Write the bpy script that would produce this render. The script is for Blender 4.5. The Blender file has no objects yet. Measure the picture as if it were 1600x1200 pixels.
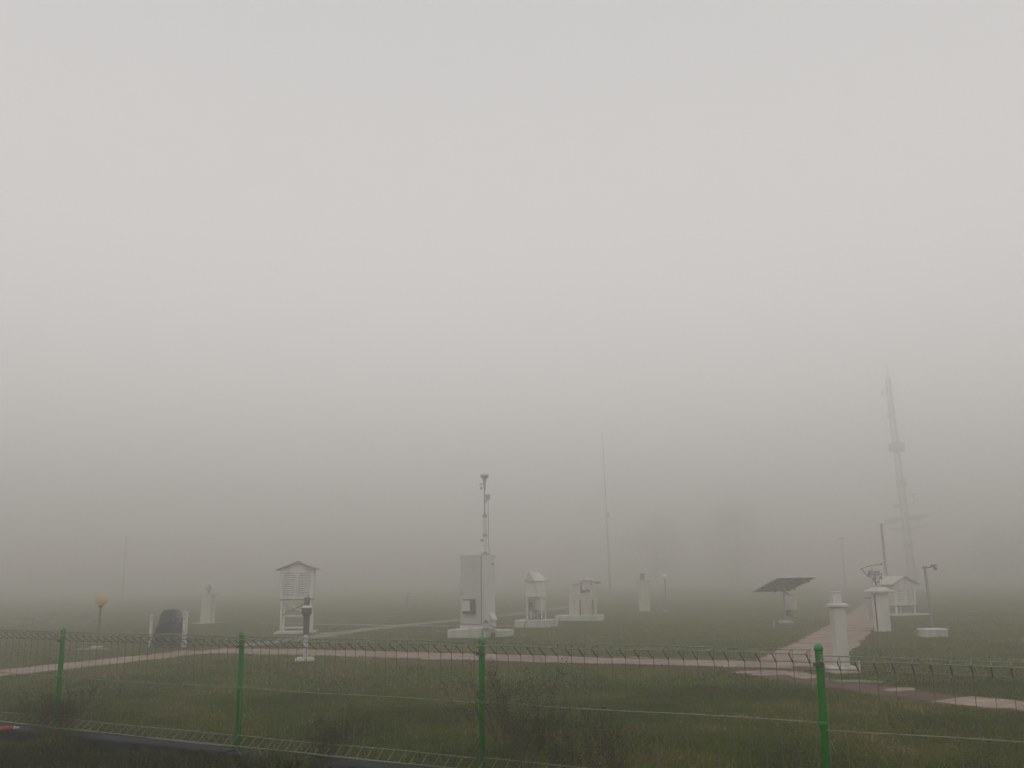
import bpy, math, random
import numpy as np
from mathutils import Vector, Matrix, noise

sc = bpy.context.scene
C = sc.collection
R = math.radians
rnd = random.Random(7)
rng = np.random.default_rng(11)

# ------------------------------------------------------------------ camera
FOC = 1420 / 1600 * 36
PITCH, ROLL = 0.2100, 0.0145
cam = bpy.data.cameras.new('camera')
cam.lens = FOC; cam.sensor_width = 36; cam.clip_start = 0.05; cam.clip_end = 3000
camo = bpy.data.objects.new('camera', cam); C.objects.link(camo)
camo.matrix_world = (Matrix.Translation((0, 0, 1.5)) @ Matrix.Rotation(math.pi / 2 + PITCH, 4, 'X')
                     @ Matrix.Rotation(-ROLL, 4, 'Z'))
sc.camera = camo

# ------------------------------------------------------------------ sky, sun, exposure
SUN_EL, SUN_AZ = R(58), R(172)
world = bpy.data.worlds.new('World'); sc.world = world; world.use_nodes = True
nt = world.node_tree; nt.nodes.clear()
N = nt.nodes.new; L = nt.links.new
out = N('ShaderNodeOutputWorld'); bg = N('ShaderNodeBackground')
sky = N('ShaderNodeTexSky'); sky.sky_type = 'NISHITA'; sky.sun_disc = False
sky.sun_elevation = SUN_EL; sky.sun_rotation = SUN_AZ; sky.dust_density = 6; sky.air_density = 1.0
hs = N('ShaderNodeHueSaturation'); hs.inputs['Saturation'].default_value = 0.03
L(sky.outputs[0], hs.inputs['Color'])
tc = N('ShaderNodeTexCoord'); sp = N('ShaderNodeSeparateXYZ'); L(tc.outputs['Generated'], sp.inputs[0])
# overcast dome: dull at the horizon, brighter towards the zenith
rp = N('ShaderNodeValToRGB'); cr = rp.color_ramp; cr.interpolation = 'B_SPLINE'
cr.elements[0].position = 0.0; cr.elements[0].color = (0.46, 0.444, 0.42, 1)
cr.elements[1].position = 0.9; cr.elements[1].color = (0.60, 0.598, 0.59, 1)
for ps, col in ((0.05, (0.98, 0.945, 0.925)), (0.13, (1.16, 1.118, 1.102)), (0.22, (0.96, 0.932, 0.918)), (0.4, (0.79, 0.777, 0.765)), (0.65, (0.68, 0.675, 0.666))):
    e = cr.elements.new(ps); e.color = (*col, 1)
L(sp.outputs[2], rp.inputs[0])
sc9 = N('ShaderNodeVectorMath'); sc9.operation = 'SCALE'; sc9.inputs['Scale'].default_value = 9.0
L(rp.outputs[0], sc9.inputs[0])
mx = N('ShaderNodeMix'); mx.data_type = 'RGBA'; mx.inputs[0].default_value = 0.97
L(hs.outputs[0], mx.inputs[6]); L(sc9.outputs[0], mx.inputs[7])
L(mx.outputs[2], bg.inputs[0]); bg.inputs[1].default_value = 0.10
L(bg.outputs[0], out.inputs[0])

sl = bpy.data.lights.new('sun', 'SUN'); sl.energy = 0.5; sl.angle = R(110); sl.color = (1, 0.97, 0.93)
slo = bpy.data.objects.new('sun', sl); C.objects.link(slo)
sd = Vector((math.sin(SUN_AZ) * math.cos(SUN_EL), math.cos(SUN_AZ) * math.cos(SUN_EL), math.sin(SUN_EL)))
slo.rotation_euler = sd.to_track_quat('Z', 'Y').to_euler()

sc.view_settings.view_transform = 'Standard'; sc.view_settings.look = 'None'
sc.view_settings.gamma = 1; sc.view_settings.use_curve_mapping = False
sc.view_settings.exposure = 0.0
sc.cycles.volume_bounces = 6
sc.cycles.max_bounces = 8
HAZE_DENSITY = 0.0255

# ------------------------------------------------------------------ helpers
def tag(o, label=None, cat=None, group=None, kind=None):
    if label: o['label'] = label
    if cat: o['category'] = cat
    if group: o['group'] = group
    if kind: o['kind'] = kind
    return o

def thing(name, loc, rotz=0.0, label=None, cat=None, group=None, tilt=None):
    o = bpy.data.objects.new(name, None); C.objects.link(o)
    o.empty_display_size = 0.2
    o.location = loc
    o.rotation_euler = (tilt[0], tilt[1], rotz) if tilt else (0, 0, rotz)
    return tag(o, label, cat, group)

def link(name, me, parent=None, loc=None, rot=None):
    o = bpy.data.objects.new(name, me); C.objects.link(o)
    if parent is not None: o.parent = parent
    if loc is not None: o.location = loc
    if rot is not None: o.rotation_euler = rot
    return o

def copy_tree(o, parent=None):
    c = o.copy(); C.objects.link(c)
    if parent is not None: c.parent = parent
    for ch in list(o.children): copy_tree(ch, c)
    return c

class MB:
    def __init__(s): s.v = []; s.f = []; s.sm = []
    def add(s, vs, fs, smooth=False):
        n = len(s.v); s.v += [tuple(p) for p in vs]
        for f in fs: s.f.append(tuple(i + n for i in f)); s.sm.append(smooth)
        return s
    def box(s, x0, x1, y0, y1, z0, z1, b=0.0, M=None):
        if b > 0:
            b = min(b, abs(x1 - x0) / 2.2, abs(y1 - y0) / 2.2, abs(z1 - z0) / 2.2)
            vs = []
            cx, cy, cz = (x0 + x1) / 2, (y0 + y1) / 2, (z0 + z1) / 2
            hx, hy, hz = (x1 - x0) / 2, (y1 - y0) / 2, (z1 - z0) / 2
            idx = {}
            for sx in (-1, 1):
                for sy in (-1, 1):
                    for sz in (-1, 1):
                        for a in range(3):
                            q = [hx - b, hy - b, hz - b]; q[a] += b
                            idx[(sx, sy, sz, a)] = len(vs)
                            vs.append(Vector((cx + sx * q[0], cy + sy * q[1], cz + sz * q[2])))
            fs = []
            S = (-1, 1)
            def quad(l):
                c = sum((vs[i] for i in l), Vector()) / len(l)
                n = (vs[l[1]] - vs[l[0]]).cross(vs[l[2]] - vs[l[1]])
                if n.dot(c - Vector((cx, cy, cz))) < 0: l = l[::-1]
                fs.append(tuple(l))
            for a in range(3):
                o1, o2 = (a + 1) % 3, (a + 2) % 3
                for sa in S:
                    l = []
                    for s1, s2 in ((-1, -1), (1, -1), (1, 1), (-1, 1)):
                        k = [0, 0, 0]; k[a] = sa; k[o1] = s1; k[o2] = s2
                        l.append(idx[(*k, a)])
                    quad(l)
                for s1 in S:
                    for s2 in S:
                        l = []
                        for sa, ax in ((-1, o1), (1, o1), (1, o2), (-1, o2)):
                            k = [0, 0, 0]; k[a] = sa; k[o1] = s1; k[o2] = s2
                            l.append(idx[(*k, ax)])
                        quad(l)
            for sx in S:
                for sy in S:
                    for sz in S: quad([idx[(sx, sy, sz, a)] for a in range(3)])
        else:
            vs = [Vector((x, y, z)) for x in (x0, x1) for y in (y0, y1) for z in (z0, z1)]
            fs = [(0, 1, 3, 2), (4, 6, 7, 5), (0, 4, 5, 1), (2, 3, 7, 6), (0, 2, 6, 4), (1, 5, 7, 3)]
        if M is not None: vs = [M @ p for p in vs]
        return s.add(vs, fs)
    def tube(s, pts, r, n=8, caps=True, smooth=True):
        pts = [Vector(p) for p in pts]
        rs = r if isinstance(r, (list, tuple)) else [r] * len(pts)
        rings = []; up = None
        for i, p in enumerate(pts):
            a = pts[max(0, i - 1)]; c = pts[min(len(pts) - 1, i + 1)]
            t = (c - a).normalized()
            if up is None:
                up = Vector((0, 0, 1)) if abs(t.z) < 0.9 else Vector((1, 0, 0))
            x = t.cross(up).normalized(); y = x.cross(t).normalized(); up = y
            rings.append([p + (x * math.cos(2 * math.pi * k / n) + y * math.sin(2 * math.pi * k / n)) * rs[i] for k in range(n)])
        vs = [q for rg in rings for q in rg]; fs = []
        for i in range(len(pts) - 1):
            for k in range(n):
                a = i * n + k; b = i * n + (k + 1) % n
                fs.append((a, b, b + n, a + n))
        s.add(vs, fs, smooth)
        if caps:
            s.add(rings[0], [tuple(range(n))]); s.add(rings[-1], [tuple(range(n - 1, -1, -1))])
        return s
    def lathe(s, prof, n=16, c=(0, 0, 0), smooth=True, ph=0.0):
        vs = []; fs = []
        for r_, z in prof:
            for k in range(n):
                a = 2 * math.pi * k / n + ph
                vs.append((c[0] + r_ * math.cos(a), c[1] + r_ * math.sin(a), c[2] + z))
        for i in range(len(prof) - 1):
            for k in range(n):
                a = i * n + k; b = i * n + (k + 1) % n
                fs.append((a, b, b + n, a + n))
        fs.append(tuple(range(n - 1, -1, -1))); fs.append(tuple(range((len(prof) - 1) * n, len(prof) * n)))
        return s.add(vs, fs, smooth)
    def prism(s, poly, y0, y1):            # poly in x,z extruded along y
        n = len(poly)
        vs = [(x, y0, z) for x, z in poly] + [(x, y1, z) for x, z in poly]
        fs = [tuple(range(n)), tuple(range(2 * n - 1, n - 1, -1))]
        for k in range(n): fs.append((k, k + n, (k + 1) % n + n, (k + 1) % n))
        return s.add(vs, fs)
    def slab(s, poly, z0, z1):             # poly in x,y extruded along z
        n = len(poly)
        vs = [(x, y, z0) for x, y in poly] + [(x, y, z1) for x, y in poly]
        fs = [tuple(range(n - 1, -1, -1)), tuple(range(n, 2 * n))]
        for k in range(n): fs.append((k, (k + 1) % n, (k + 1) % n + n, k + n))
        return s.add(vs, fs)
    def mesh(s, name, mat):
        me = bpy.data.meshes.new(name); me.from_pydata(s.v, [], s.f)
        me.polygons.foreach_set('use_smooth', s.sm)
        if mat: me.materials.append(mat)
        me.update(); return me
    def build(s, name, mat, parent=None, loc=None, rot=None):
        return link(name, s.mesh(name, mat), parent, loc, rot)

# ------------------------------------------------------------------ materials
def new_mat(name):
    m = bpy.data.materials.new(name); m.use_nodes = True
    n = m.node_tree; b = n.nodes['Principled BSDF']
    return m, n, b

def ramp(n, src, stops):
    r = n.nodes.new('ShaderNodeValToRGB'); e = r.color_ramp.elements
    e[0].position, e[0].color = stops[0][0], (*stops[0][1], 1)
    e[1].position, e[1].color = stops[-1][0], (*stops[-1][1], 1)
    for p, c in stops[1:-1]:
        k = e.new(p); k.color = (*c, 1)
    n.links.new(src, r.inputs[0]); return r.outputs[0]

def noise_node(n, scale, detail=6, rough=0.6, coord='Object', stretch=None):
    t = n.nodes.new('ShaderNodeTexCoord'); x = n.nodes.new('ShaderNodeTexNoise')
    x.inputs['Scale'].default_value = scale; x.inputs['Detail'].default_value = detail; x.inputs['Roughness'].default_value = rough
    if stretch:
        mp = n.nodes.new('ShaderNodeMapping'); mp.inputs['Scale'].default_value = stretch
        n.links.new(t.outputs[coord], mp.inputs[0]); n.links.new(mp.outputs[0], x.inputs[0])
    else: n.links.new(t.outputs[coord], x.inputs[0])
    return x.outputs['Fac']

def bump(n, b, src, strength, dist=0.01):
    u = n.nodes.new('ShaderNodeBump'); u.inputs['Strength'].default_value = strength; u.inputs['Distance'].default_value = dist
    n.links.new(src, u.inputs['Height']); n.links.new(u.outputs[0], b.inputs['Normal'])

def weathered(name, base, dirt, amount=0.5, rough=0.6, scale=6, streak=True, metal=0.0, bmp=0.15):
    m, n, b = new_mat(name)
    f1 = noise_node(n, scale, 8, 0.65, stretch=(1, 1, 0.25) if streak else None)
    f2 = noise_node(n, scale * 6, 4, 0.6)
    ma = n.nodes.new('ShaderNodeMath'); ma.operation = 'MULTIPLY_ADD'
    n.links.new(f2, ma.inputs[0]); ma.inputs[1].default_value = 0.35; n.links.new(f1, ma.inputs[2])
    mid = tuple(base[i] * 0.6 + dirt[i] * 0.4 for i in range(3))
    lo = 0.82 - 0.4 * amount
    col = ramp(n, ma.outputs[0], [(lo, base), (lo + 0.12, mid), (min(0.99, lo + 0.3), dirt)])
    n.links.new(col, b.inputs['Base Color'])
    b.inputs['Roughness'].default_value = rough; b.inputs['Metallic'].default_value = metal
    bump(n, b, f2, bmp, 0.004)
    return m

M = {}
M['white'] = weathered('white_paint', (0.66, 0.655, 0.63), (0.50, 0.48, 0.43), 0.35, 0.45, 4)
M['side'] = weathered('cabinet_enamel', (0.54, 0.54, 0.51), (0.44, 0.43, 0.39), 0.3, 0.45, 3)
M['whitewood'] = weathered('white_painted_wood', (0.74, 0.73, 0.70), (0.40, 0.38, 0.33), 0.45, 0.55, 5)
M['cream'] = weathered('cream_painted_brickwork', (0.60, 0.585, 0.545), (0.40, 0.37, 0.32), 0.42, 0.8, 4)
M['plinth'] = weathered('white_washed_concrete', (0.62, 0.61, 0.57), (0.30, 0.28, 0.22), 0.52, 0.85, 3, True)
M['roofgrey'] = weathered('grey_weathered_board', (0.20, 0.19, 0.18), (0.10, 0.095, 0.085), 0.5, 0.8, 4)
M['roofpale'] = weathered('pale_sheet_roof', (0.62, 0.61, 0.58), (0.36, 0.34, 0.30), 0.5, 0.5, 4)
M['palegrey'] = weathered('pale_grey_concrete', (0.26, 0.24, 0.235), (0.18, 0.165, 0.15), 0.45, 0.8, 4)
M['grey'] = weathered('grey_metal_paint', (0.30, 0.30, 0.29), (0.18, 0.17, 0.15), 0.4, 0.45, 5)
M['darkgrey'] = weathered('dark_grey_metal', (0.10, 0.10, 0.10), (0.055, 0.05, 0.045), 0.4, 0.5, 6)
M['black'] = weathered('black_plastic', (0.02, 0.02, 0.02), (0.04, 0.038, 0.03), 0.4, 0.5, 8)
M['galv'] = weathered('galvanised_wire', (0.19, 0.19, 0.155), (0.13, 0.135, 0.09), 0.5, 0.5, 14, False, 0.0)
M['galv_skylit'] = weathered('skylit_galvanised_wire', (0.29, 0.29, 0.24), (0.16, 0.165, 0.11), 0.5, 0.5, 14, False, 0.0)  # same wire, coloured paler to paint sky light on the horizontals
M['galv'].node_tree.nodes['Principled BSDF'].inputs['Specular IOR Level'].default_value = 0.35
M['green'] = weathered('green_post_paint', (0.030, 0.25, 0.035), (0.03, 0.13, 0.03), 0.42, 0.45, 9)
M['kerb'] = weathered('damp_bluish_kerb_concrete', (0.035, 0.044, 0.056), (0.02, 0.02, 0.016), 0.6, 0.7, 5, False)
M['kerb'].node_tree.nodes['Principled BSDF'].inputs['Specular IOR Level'].default_value = 0.08
M['amber'] = weathered('yellowed_globe_acrylic', (0.74, 0.57, 0.30), (0.56, 0.42, 0.20), 0.4, 0.35, 6)
M['globe'] = weathered('white_globe_acrylic', (0.90, 0.89, 0.87), (0.8, 0.79, 0.75), 0.3, 0.3, 6)
M['polegreen'] = weathered('dull_green_grey_pole', (0.13, 0.16, 0.12), (0.08, 0.09, 0.06), 0.4, 0.5, 6)
M['solar'] = weathered('solar_panel_backsheet', (0.13, 0.13, 0.13), (0.09, 0.085, 0.08), 0.4, 0.5, 3, False)
M['cells'] = weathered('solar_cells', (0.015, 0.02, 0.045), (0.02, 0.02, 0.03), 0.3, 0.2, 3, False)
M['alu'] = weathered('aluminium_frame', (0.60, 0.60, 0.58), (0.4, 0.4, 0.37), 0.4, 0.4, 5, False, 0.3)
M['red'] = weathered('red_plastic', (0.28, 0.028, 0.026), (0.25, 0.03, 0.03), 0.4, 0.35, 20, False)
M['pinkwhite'] = weathered('pale_plastic', (0.6, 0.42, 0.38), (0.5, 0.2, 0.18), 0.4, 0.4, 20, False)
M['mast'] = weathered('mast_steel', (0.20, 0.20, 0.195), (0.14, 0.135, 0.13), 0.4, 0.5, 5)
M['towerpaint'] = weathered('tower_steel', (0.30, 0.29, 0.285), (0.20, 0.19, 0.185), 0.4, 0.5, 5)
M['stalk'] = weathered('dry_stalks', (0.13, 0.115, 0.085), (0.05, 0.045, 0.03), 0.5, 0.9, 6)
M['bark'] = weathered('bark', (0.10, 0.08, 0.06), (0.05, 0.04, 0.03), 0.5, 0.9, 6)
M['translucent'] = weathered('milky_plastic', (0.66, 0.65, 0.62), (0.52, 0.51, 0.47), 0.4, 0.3, 6)

def make_translucent(m, col, f):
    n = m.node_tree; b = n.nodes['Principled BSDF']; o_ = [q for q in n.nodes if q.type == 'OUTPUT_MATERIAL'][0]
    tr = n.nodes.new('ShaderNodeBsdfTranslucent'); tr.inputs[0].default_value = (*col, 1)
    mxs = n.nodes.new('ShaderNodeMixShader'); mxs.inputs[0].default_value = f
    n.links.new(b.outputs[0], mxs.inputs[1]); n.links.new(tr.outputs[0], mxs.inputs[2]); n.links.new(mxs.outputs[0], o_.inputs['Surface'])
make_translucent(M['globe'], (0.97, 0.96, 0.95), 0.25)
make_translucent(M['amber'], (0.85, 0.70, 0.42), 0.5)
def tarp_mat():
    m, n, b = new_mat('faded_blue_grey_tarpaulin')
    f = noise_node(n, 2.6, 7, 0.62, stretch=(1.0, 1.0, 1.4))
    col = ramp(n, f, [(0.34, (0.006, 0.009, 0.014)), (0.49, (0.009, 0.014, 0.030)), (0.54, (0.04, 0.05, 0.065)), (0.56, (0.18, 0.19, 0.20)), (0.585, (0.012, 0.016, 0.024))])
    n.links.new(col, b.inputs['Base Color']); b.inputs['Roughness'].default_value = 0.6
    bump(n, b, noise_node(n, 16, 5), 0.4, 0.02)
    return m
M['tarp'] = tarp_mat()

def path_mat(name, a, b_, c, dark):
    m, n, b = new_mat(name)
    f = noise_node(n, 1.6, 10, 0.72, 'Object', stretch=(1.0, 2.2, 1.0)); f2 = noise_node(n, 14, 6, 0.7)
    oi = n.nodes.new('ShaderNodeObjectInfo')
    ad = n.nodes.new('ShaderNodeMath'); ad.operation = 'MULTIPLY_ADD'
    n.links.new(oi.outputs['Random'], ad.inputs[0]); ad.inputs[1].default_value = 0.07; n.links.new(f, ad.inputs[2])
    ad2 = n.nodes.new('ShaderNodeMath'); ad2.operation = 'MULTIPLY_ADD'
    n.links.new(f2, ad2.inputs[0]); ad2.inputs[1].default_value = 0.32; n.links.new(ad.outputs[0], ad2.inputs[2])
    col = ramp(n, ad2.outputs[0], [(0.50, dark), (0.60, a), (0.72, b_), (0.90, c)])
    n.links.new(col, b.inputs['Base Color']); b.inputs['Roughness'].default_value = 0.75
    bump(n, b, f2, 0.5, 0.01)
    return m
M['path'] = path_mat('worn_pink_concrete', (0.20, 0.138, 0.108), (0.29, 0.210, 0.165), (0.46, 0.38, 0.31), (0.08, 0.058, 0.040))
M['palepath'] = path_mat('pale_mossy_concrete', (0.13, 0.13, 0.085), (0.20, 0.19, 0.14), (0.33, 0.31, 0.25), (0.06, 0.065, 0.03))

def ground_mat():
    m, n, b = new_mat('damp_mown_lawn')
    f = noise_node(n, 0.35, 12, 0.62, 'Object'); g = noise_node(n, 3.0, 8, 0.7, 'Object'); h = noise_node(n, 38, 6, 0.75, 'Object')
    a = n.nodes.new('ShaderNodeMath'); a.operation = 'MULTIPLY_ADD'; n.links.new(g, a.inputs[0]); a.inputs[1].default_value = 0.5; n.links.new(f, a.inputs[2])
    a2 = n.nodes.new('ShaderNodeMath'); a2.operation = 'MULTIPLY_ADD'; n.links.new(h, a2.inputs[0]); a2.inputs[1].default_value = 0.35; n.links.new(a.outputs[0], a2.inputs[2])
    col = ramp(n, a2.outputs[0], [(0.60, (0.027, 0.038, 0.005)), (0.8, (0.064, 0.088, 0.010)), (0.95, (0.102, 0.116, 0.018)), (1.0, (0.11, 0.09, 0.024))])
    at = n.nodes.new('ShaderNodeAttribute'); at.attribute_name = 'bare'
    soil = ramp(n, h, [(0.3, (0.060, 0.028, 0.014)), (0.7, (0.15, 0.072, 0.038))])
    mxx = n.nodes.new('ShaderNodeMix'); mxx.data_type = 'RGBA'
    n.links.new(at.outputs['Fac'], mxx.inputs[0]); n.links.new(col, mxx.inputs[6]); n.links.new(soil, mxx.inputs[7])
    n.links.new(mxx.outputs[2], b.inputs['Base Color']); b.inputs['Roughness'].default_value = 0.9
    b.inputs['Specular IOR Level'].default_value = 0.2
    bump(n, b, h, 0.8, 0.03)
    return m
M['ground'] = ground_mat()

def leaf_mat(name, cols, rough=0.7):
    m, n, b = new_mat(name)
    at = n.nodes.new('ShaderNodeAttribute'); at.attribute_name = 'tint'
    k = len(cols)
    col = ramp(n, at.outputs['Fac'], [(i / (k - 1), c) for i, c in enumerate(cols)])
    n.links.new(col, b.inputs['Base Color']); b.inputs['Roughness'].default_value = rough
    b.inputs['Specular IOR Level'].default_value = 0.25
    return m
M['blade'] = leaf_mat('grass_blades', [(0.025, 0.045, 0.006), (0.058, 0.098, 0.010), (0.100, 0.128, 0.016), (0.16, 0.142, 0.045), (0.36, 0.32, 0.18)])
M['weed'] = leaf_mat('weed_leaves', [(0.028, 0.036, 0.012), (0.045, 0.055, 0.020), (0.07, 0.062, 0.034), (0.13, 0.11, 0.06)])
M['crown'] = leaf_mat('tree_foliage', [(0.02, 0.03, 0.012), (0.04, 0.06, 0.02), (0.055, 0.075, 0.03)])

# ------------------------------------------------------------------ layout of paths and bare soil
F0 = np.array([-4.46, 9.28]); FD = np.array([math.cos(-0.502), math.sin(-0.502)])
def seg_dist(P, a, b):
    a = np.array(a, float); b = np.array(b, float); d = b - a
    t = np.clip(((P - a) @ d) / (d @ d), 0, 1)
    return np.linalg.norm(P - (a + t[:, None] * d), axis=1)

PATHS = {   # name: (centre line, half width)
    'west': ([(-11.6, 11.4), (-8.95, 16.3), (-7.62, 19.3), (-6.9, 20.9)], 0.52),
    'cross': ([(-6.9, 21.0), (-5.2, 20.55), (-1.33, 18.55), (2.2, 16.95), (4.7, 15.9)], 0.66),
    'east': ([(4.5, 15.6), (5.35, 17.6), (7.0, 21.0), (9.9, 27.6), (12.2, 32.8), (17.5, 45.0), (22.0, 55.0)], 0.66),
    'south': ([(3.75, 15.0), (4.10, 13.75), (4.45, 13.0), (4.78, 12.15), (5.05, 11.4), (5.75, 10.6), (6.7, 9.6)], 0.36),
    'far': ([(-6.6, 22.3), (-5.25, 25.6), (-4.84, 28.5), (-3.57, 31.5), (-2.0, 34.6), (1.0, 41.6), (3.0, 48.7)], 0.38),
    'back': ([(-12.5, 36.4), (-8.6, 33.9), (-4.35, 31.2), (-2.55, 30.2), (-0.3, 29.9), (0.2, 29.4)], 0.28),
}
def path_dist(P):
    d = np.full(len(P), 1e9)
    for pts, hw in PATHS.values():
        for a, b in zip(pts[:-1], pts[1:]): d = np.minimum(d, seg_dist(P, a, b) - hw)
    return d

def vnoise(P, s, seed=0.0):
    return np.array([noise.fractal(Vector((x * s + seed, y * s - seed, seed)), 1.0, 2.0, 4) for x, y in P])

def value_noise(P, scale, seed):
    # fast lattice noise, 3 octaves
    out_ = np.zeros(len(P)); amp = 1.0; tot = 0
    for o in range(3):
        q = P * scale * (2 ** o) + seed * 17.3
        i = np.floor(q).astype(np.int64); f = q - i; f = f * f * (3 - 2 * f)
        def hsh(ix, iy):
            h = (ix * 374761393 + iy * 668265263 + seed * 974711 + o * 7919) & 0xFFFFFFFF
            h = ((h ^ (h >> 13)) * 1274126177) & 0xFFFFFFFF
            return ((h ^ (h >> 16)) & 0xFFFF) / 65535.0
        a = hsh(i[:, 0], i[:, 1]); b = hsh(i[:, 0] + 1, i[:, 1]); c = hsh(i[:, 0], i[:, 1] + 1); d = hsh(i[:, 0] + 1, i[:, 1] + 1)
        v = (a * (1 - f[:, 0]) + b * f[:, 0]) * (1 - f[:, 1]) + (c * (1 - f[:, 0]) + d * f[:, 0]) * f[:, 1]
        out_ += v * amp; tot += amp; amp *= 0.5
    return out_ / tot

BARE = [(-1.2, 16.9, 1.9, 0.55, -0.42), (0.9, 12.2, 0.9, 0.35, 0.1), (2.1, 11.8, 0.55, 0.3, 0.3), (-0.6, 12.9, 0.5, 0.3, 0), (-2.8, 15.2, 0.5, 0.25, 0),
        (-4.8, 18.6, 1.1, 0.3, -0.42), (-6.9, 16.0, 0.5, 0.9, 0), (0.2, 9.3, 0.5, 0.3, 0.2), (1.1, 9.5, 0.5, 0.25, 0.2), (0.55, 10.6, 0.5, 0.22, 0),
        (4.2, 12.9, 0.55, 0.9, 0.4), (5.4, 10.6, 0.6, 0.5, 0.4), (5.0, 14.3, 0.5, 0.4, 0.4), (3.0, 15.4, 0.9, 0.35, -0.42), (-6.0, 19.3, 0.8, 0.3, -0.42), (1.3, 8.2, 0.4, 0.2, 0.2)]
def bare_mask(P):
    m_ = np.zeros(len(P)); nz = value_noise(P, 1.7, 3); n2 = value_noise(P, 6.0, 9)
    for cx, cy, rx, ry, an in BARE:
        dx = P[:, 0] - cx; dy = P[:, 1] - cy; ca, sa = math.cos(an), math.sin(an)
        u = (dx * ca + dy * sa) / rx; v = (-dx * sa + dy * ca) / ry
        k = 1.35 - np.sqrt(u * u + v * v) - (nz - 0.5) * 1.6 - (n2 - 0.5) * 1.0
        m_ = np.maximum(m_, np.clip(k * 0.9, 0, 1) * (0.9 if cy > 13 else 0.68))
    pd = path_dist(P)
    m_ = np.maximum(m_, np.clip(1.0 - pd / 0.16 + (n2 - 0.5) * 1.6, 0, 1) * 0.85)
    # damp bare earth outside the fence
    side = (P[:, 0] - F0[0]) * (-FD[1]) + (P[:, 1] - F0[1]) * FD[0]
    m_ = np.maximum(m_, np.clip((-side - 0.1) * 3, 0, 1) * np.clip((nz - 0.35) * 3, 0, 0.9))
    return m_
def ground_z(P):
    z = (value_noise(P, 0.35, 5) - 0.5) * 0.05 + (value_noise(P, 1.6, 6) - 0.5) * 0.02
    pd = path_dist(P)
    z *= np.clip(pd / 0.6, 0, 1)
    r_ = np.linalg.norm(P - np.array([0, 15]), axis=1)
    z *= np.clip((34 - r_) / 10, 0, 1)
    side = (P[:, 0] - F0[0]) * (-FD[1]) + (P[:, 1] - F0[1]) * FD[0]
    z += np.clip((-side - 0.10) / 0.3, 0, 1) * 0.035
    return z

# ------------------------------------------------------------------ ground
def axis(lo, hi, a, b, step, g=1.35):
    fine = list(np.arange(a, b + 1e-6, step)); s = step; x = fine[-1]; up = []
    while x < hi: s *= g; x = min(x + s, hi); up.append(x)
    s = step; x = fine[0]; dn = []
    while x > lo: s *= g; x = max(x - s, lo); dn.append(x)
    return np.array(dn[::-1] + fine + up)
def grid_mesh(name, xs, ys, mat):
    X, Y = np.meshgrid(xs, ys); P = np.stack([X.ravel(), Y.ravel()], 1)
    z = ground_z(P); nx, ny = len(xs), len(ys)
    V = np.concatenate([P, z[:, None]], 1)
    i = np.arange((nx - 1) * (ny - 1)); r_ = i // (nx - 1); c_ = i % (nx - 1); b0 = r_ * nx + c_
    Fq = np.stack([b0, b0 + 1, b0 + nx + 1, b0 + nx], 1)
    me = bpy.data.meshes.new(name); me.vertices.add(len(V)); me.vertices.foreach_set('co', V.ravel())
    me.loops.add(Fq.size); me.loops.foreach_set('vertex_index', Fq.ravel())
    me.polygons.add(len(Fq)); me.polygons.foreach_set('loop_start', np.arange(0, Fq.size, 4))
    me.polygons.foreach_set('use_smooth', np.ones(len(Fq), bool))
    me.update(calc_edges=True)
    at = me.attributes.new('bare', 'FLOAT', 'POINT'); at.data.foreach_set('value', bare_mask(P))
    me.materials.append(mat); return me
gnd = link('ground', grid_mesh('ground', axis(-190, 190, -12, 12, 0.12), axis(-60, 330, 3, 26, 0.12), M['ground']))
tag(gnd, kind='structure')

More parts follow.
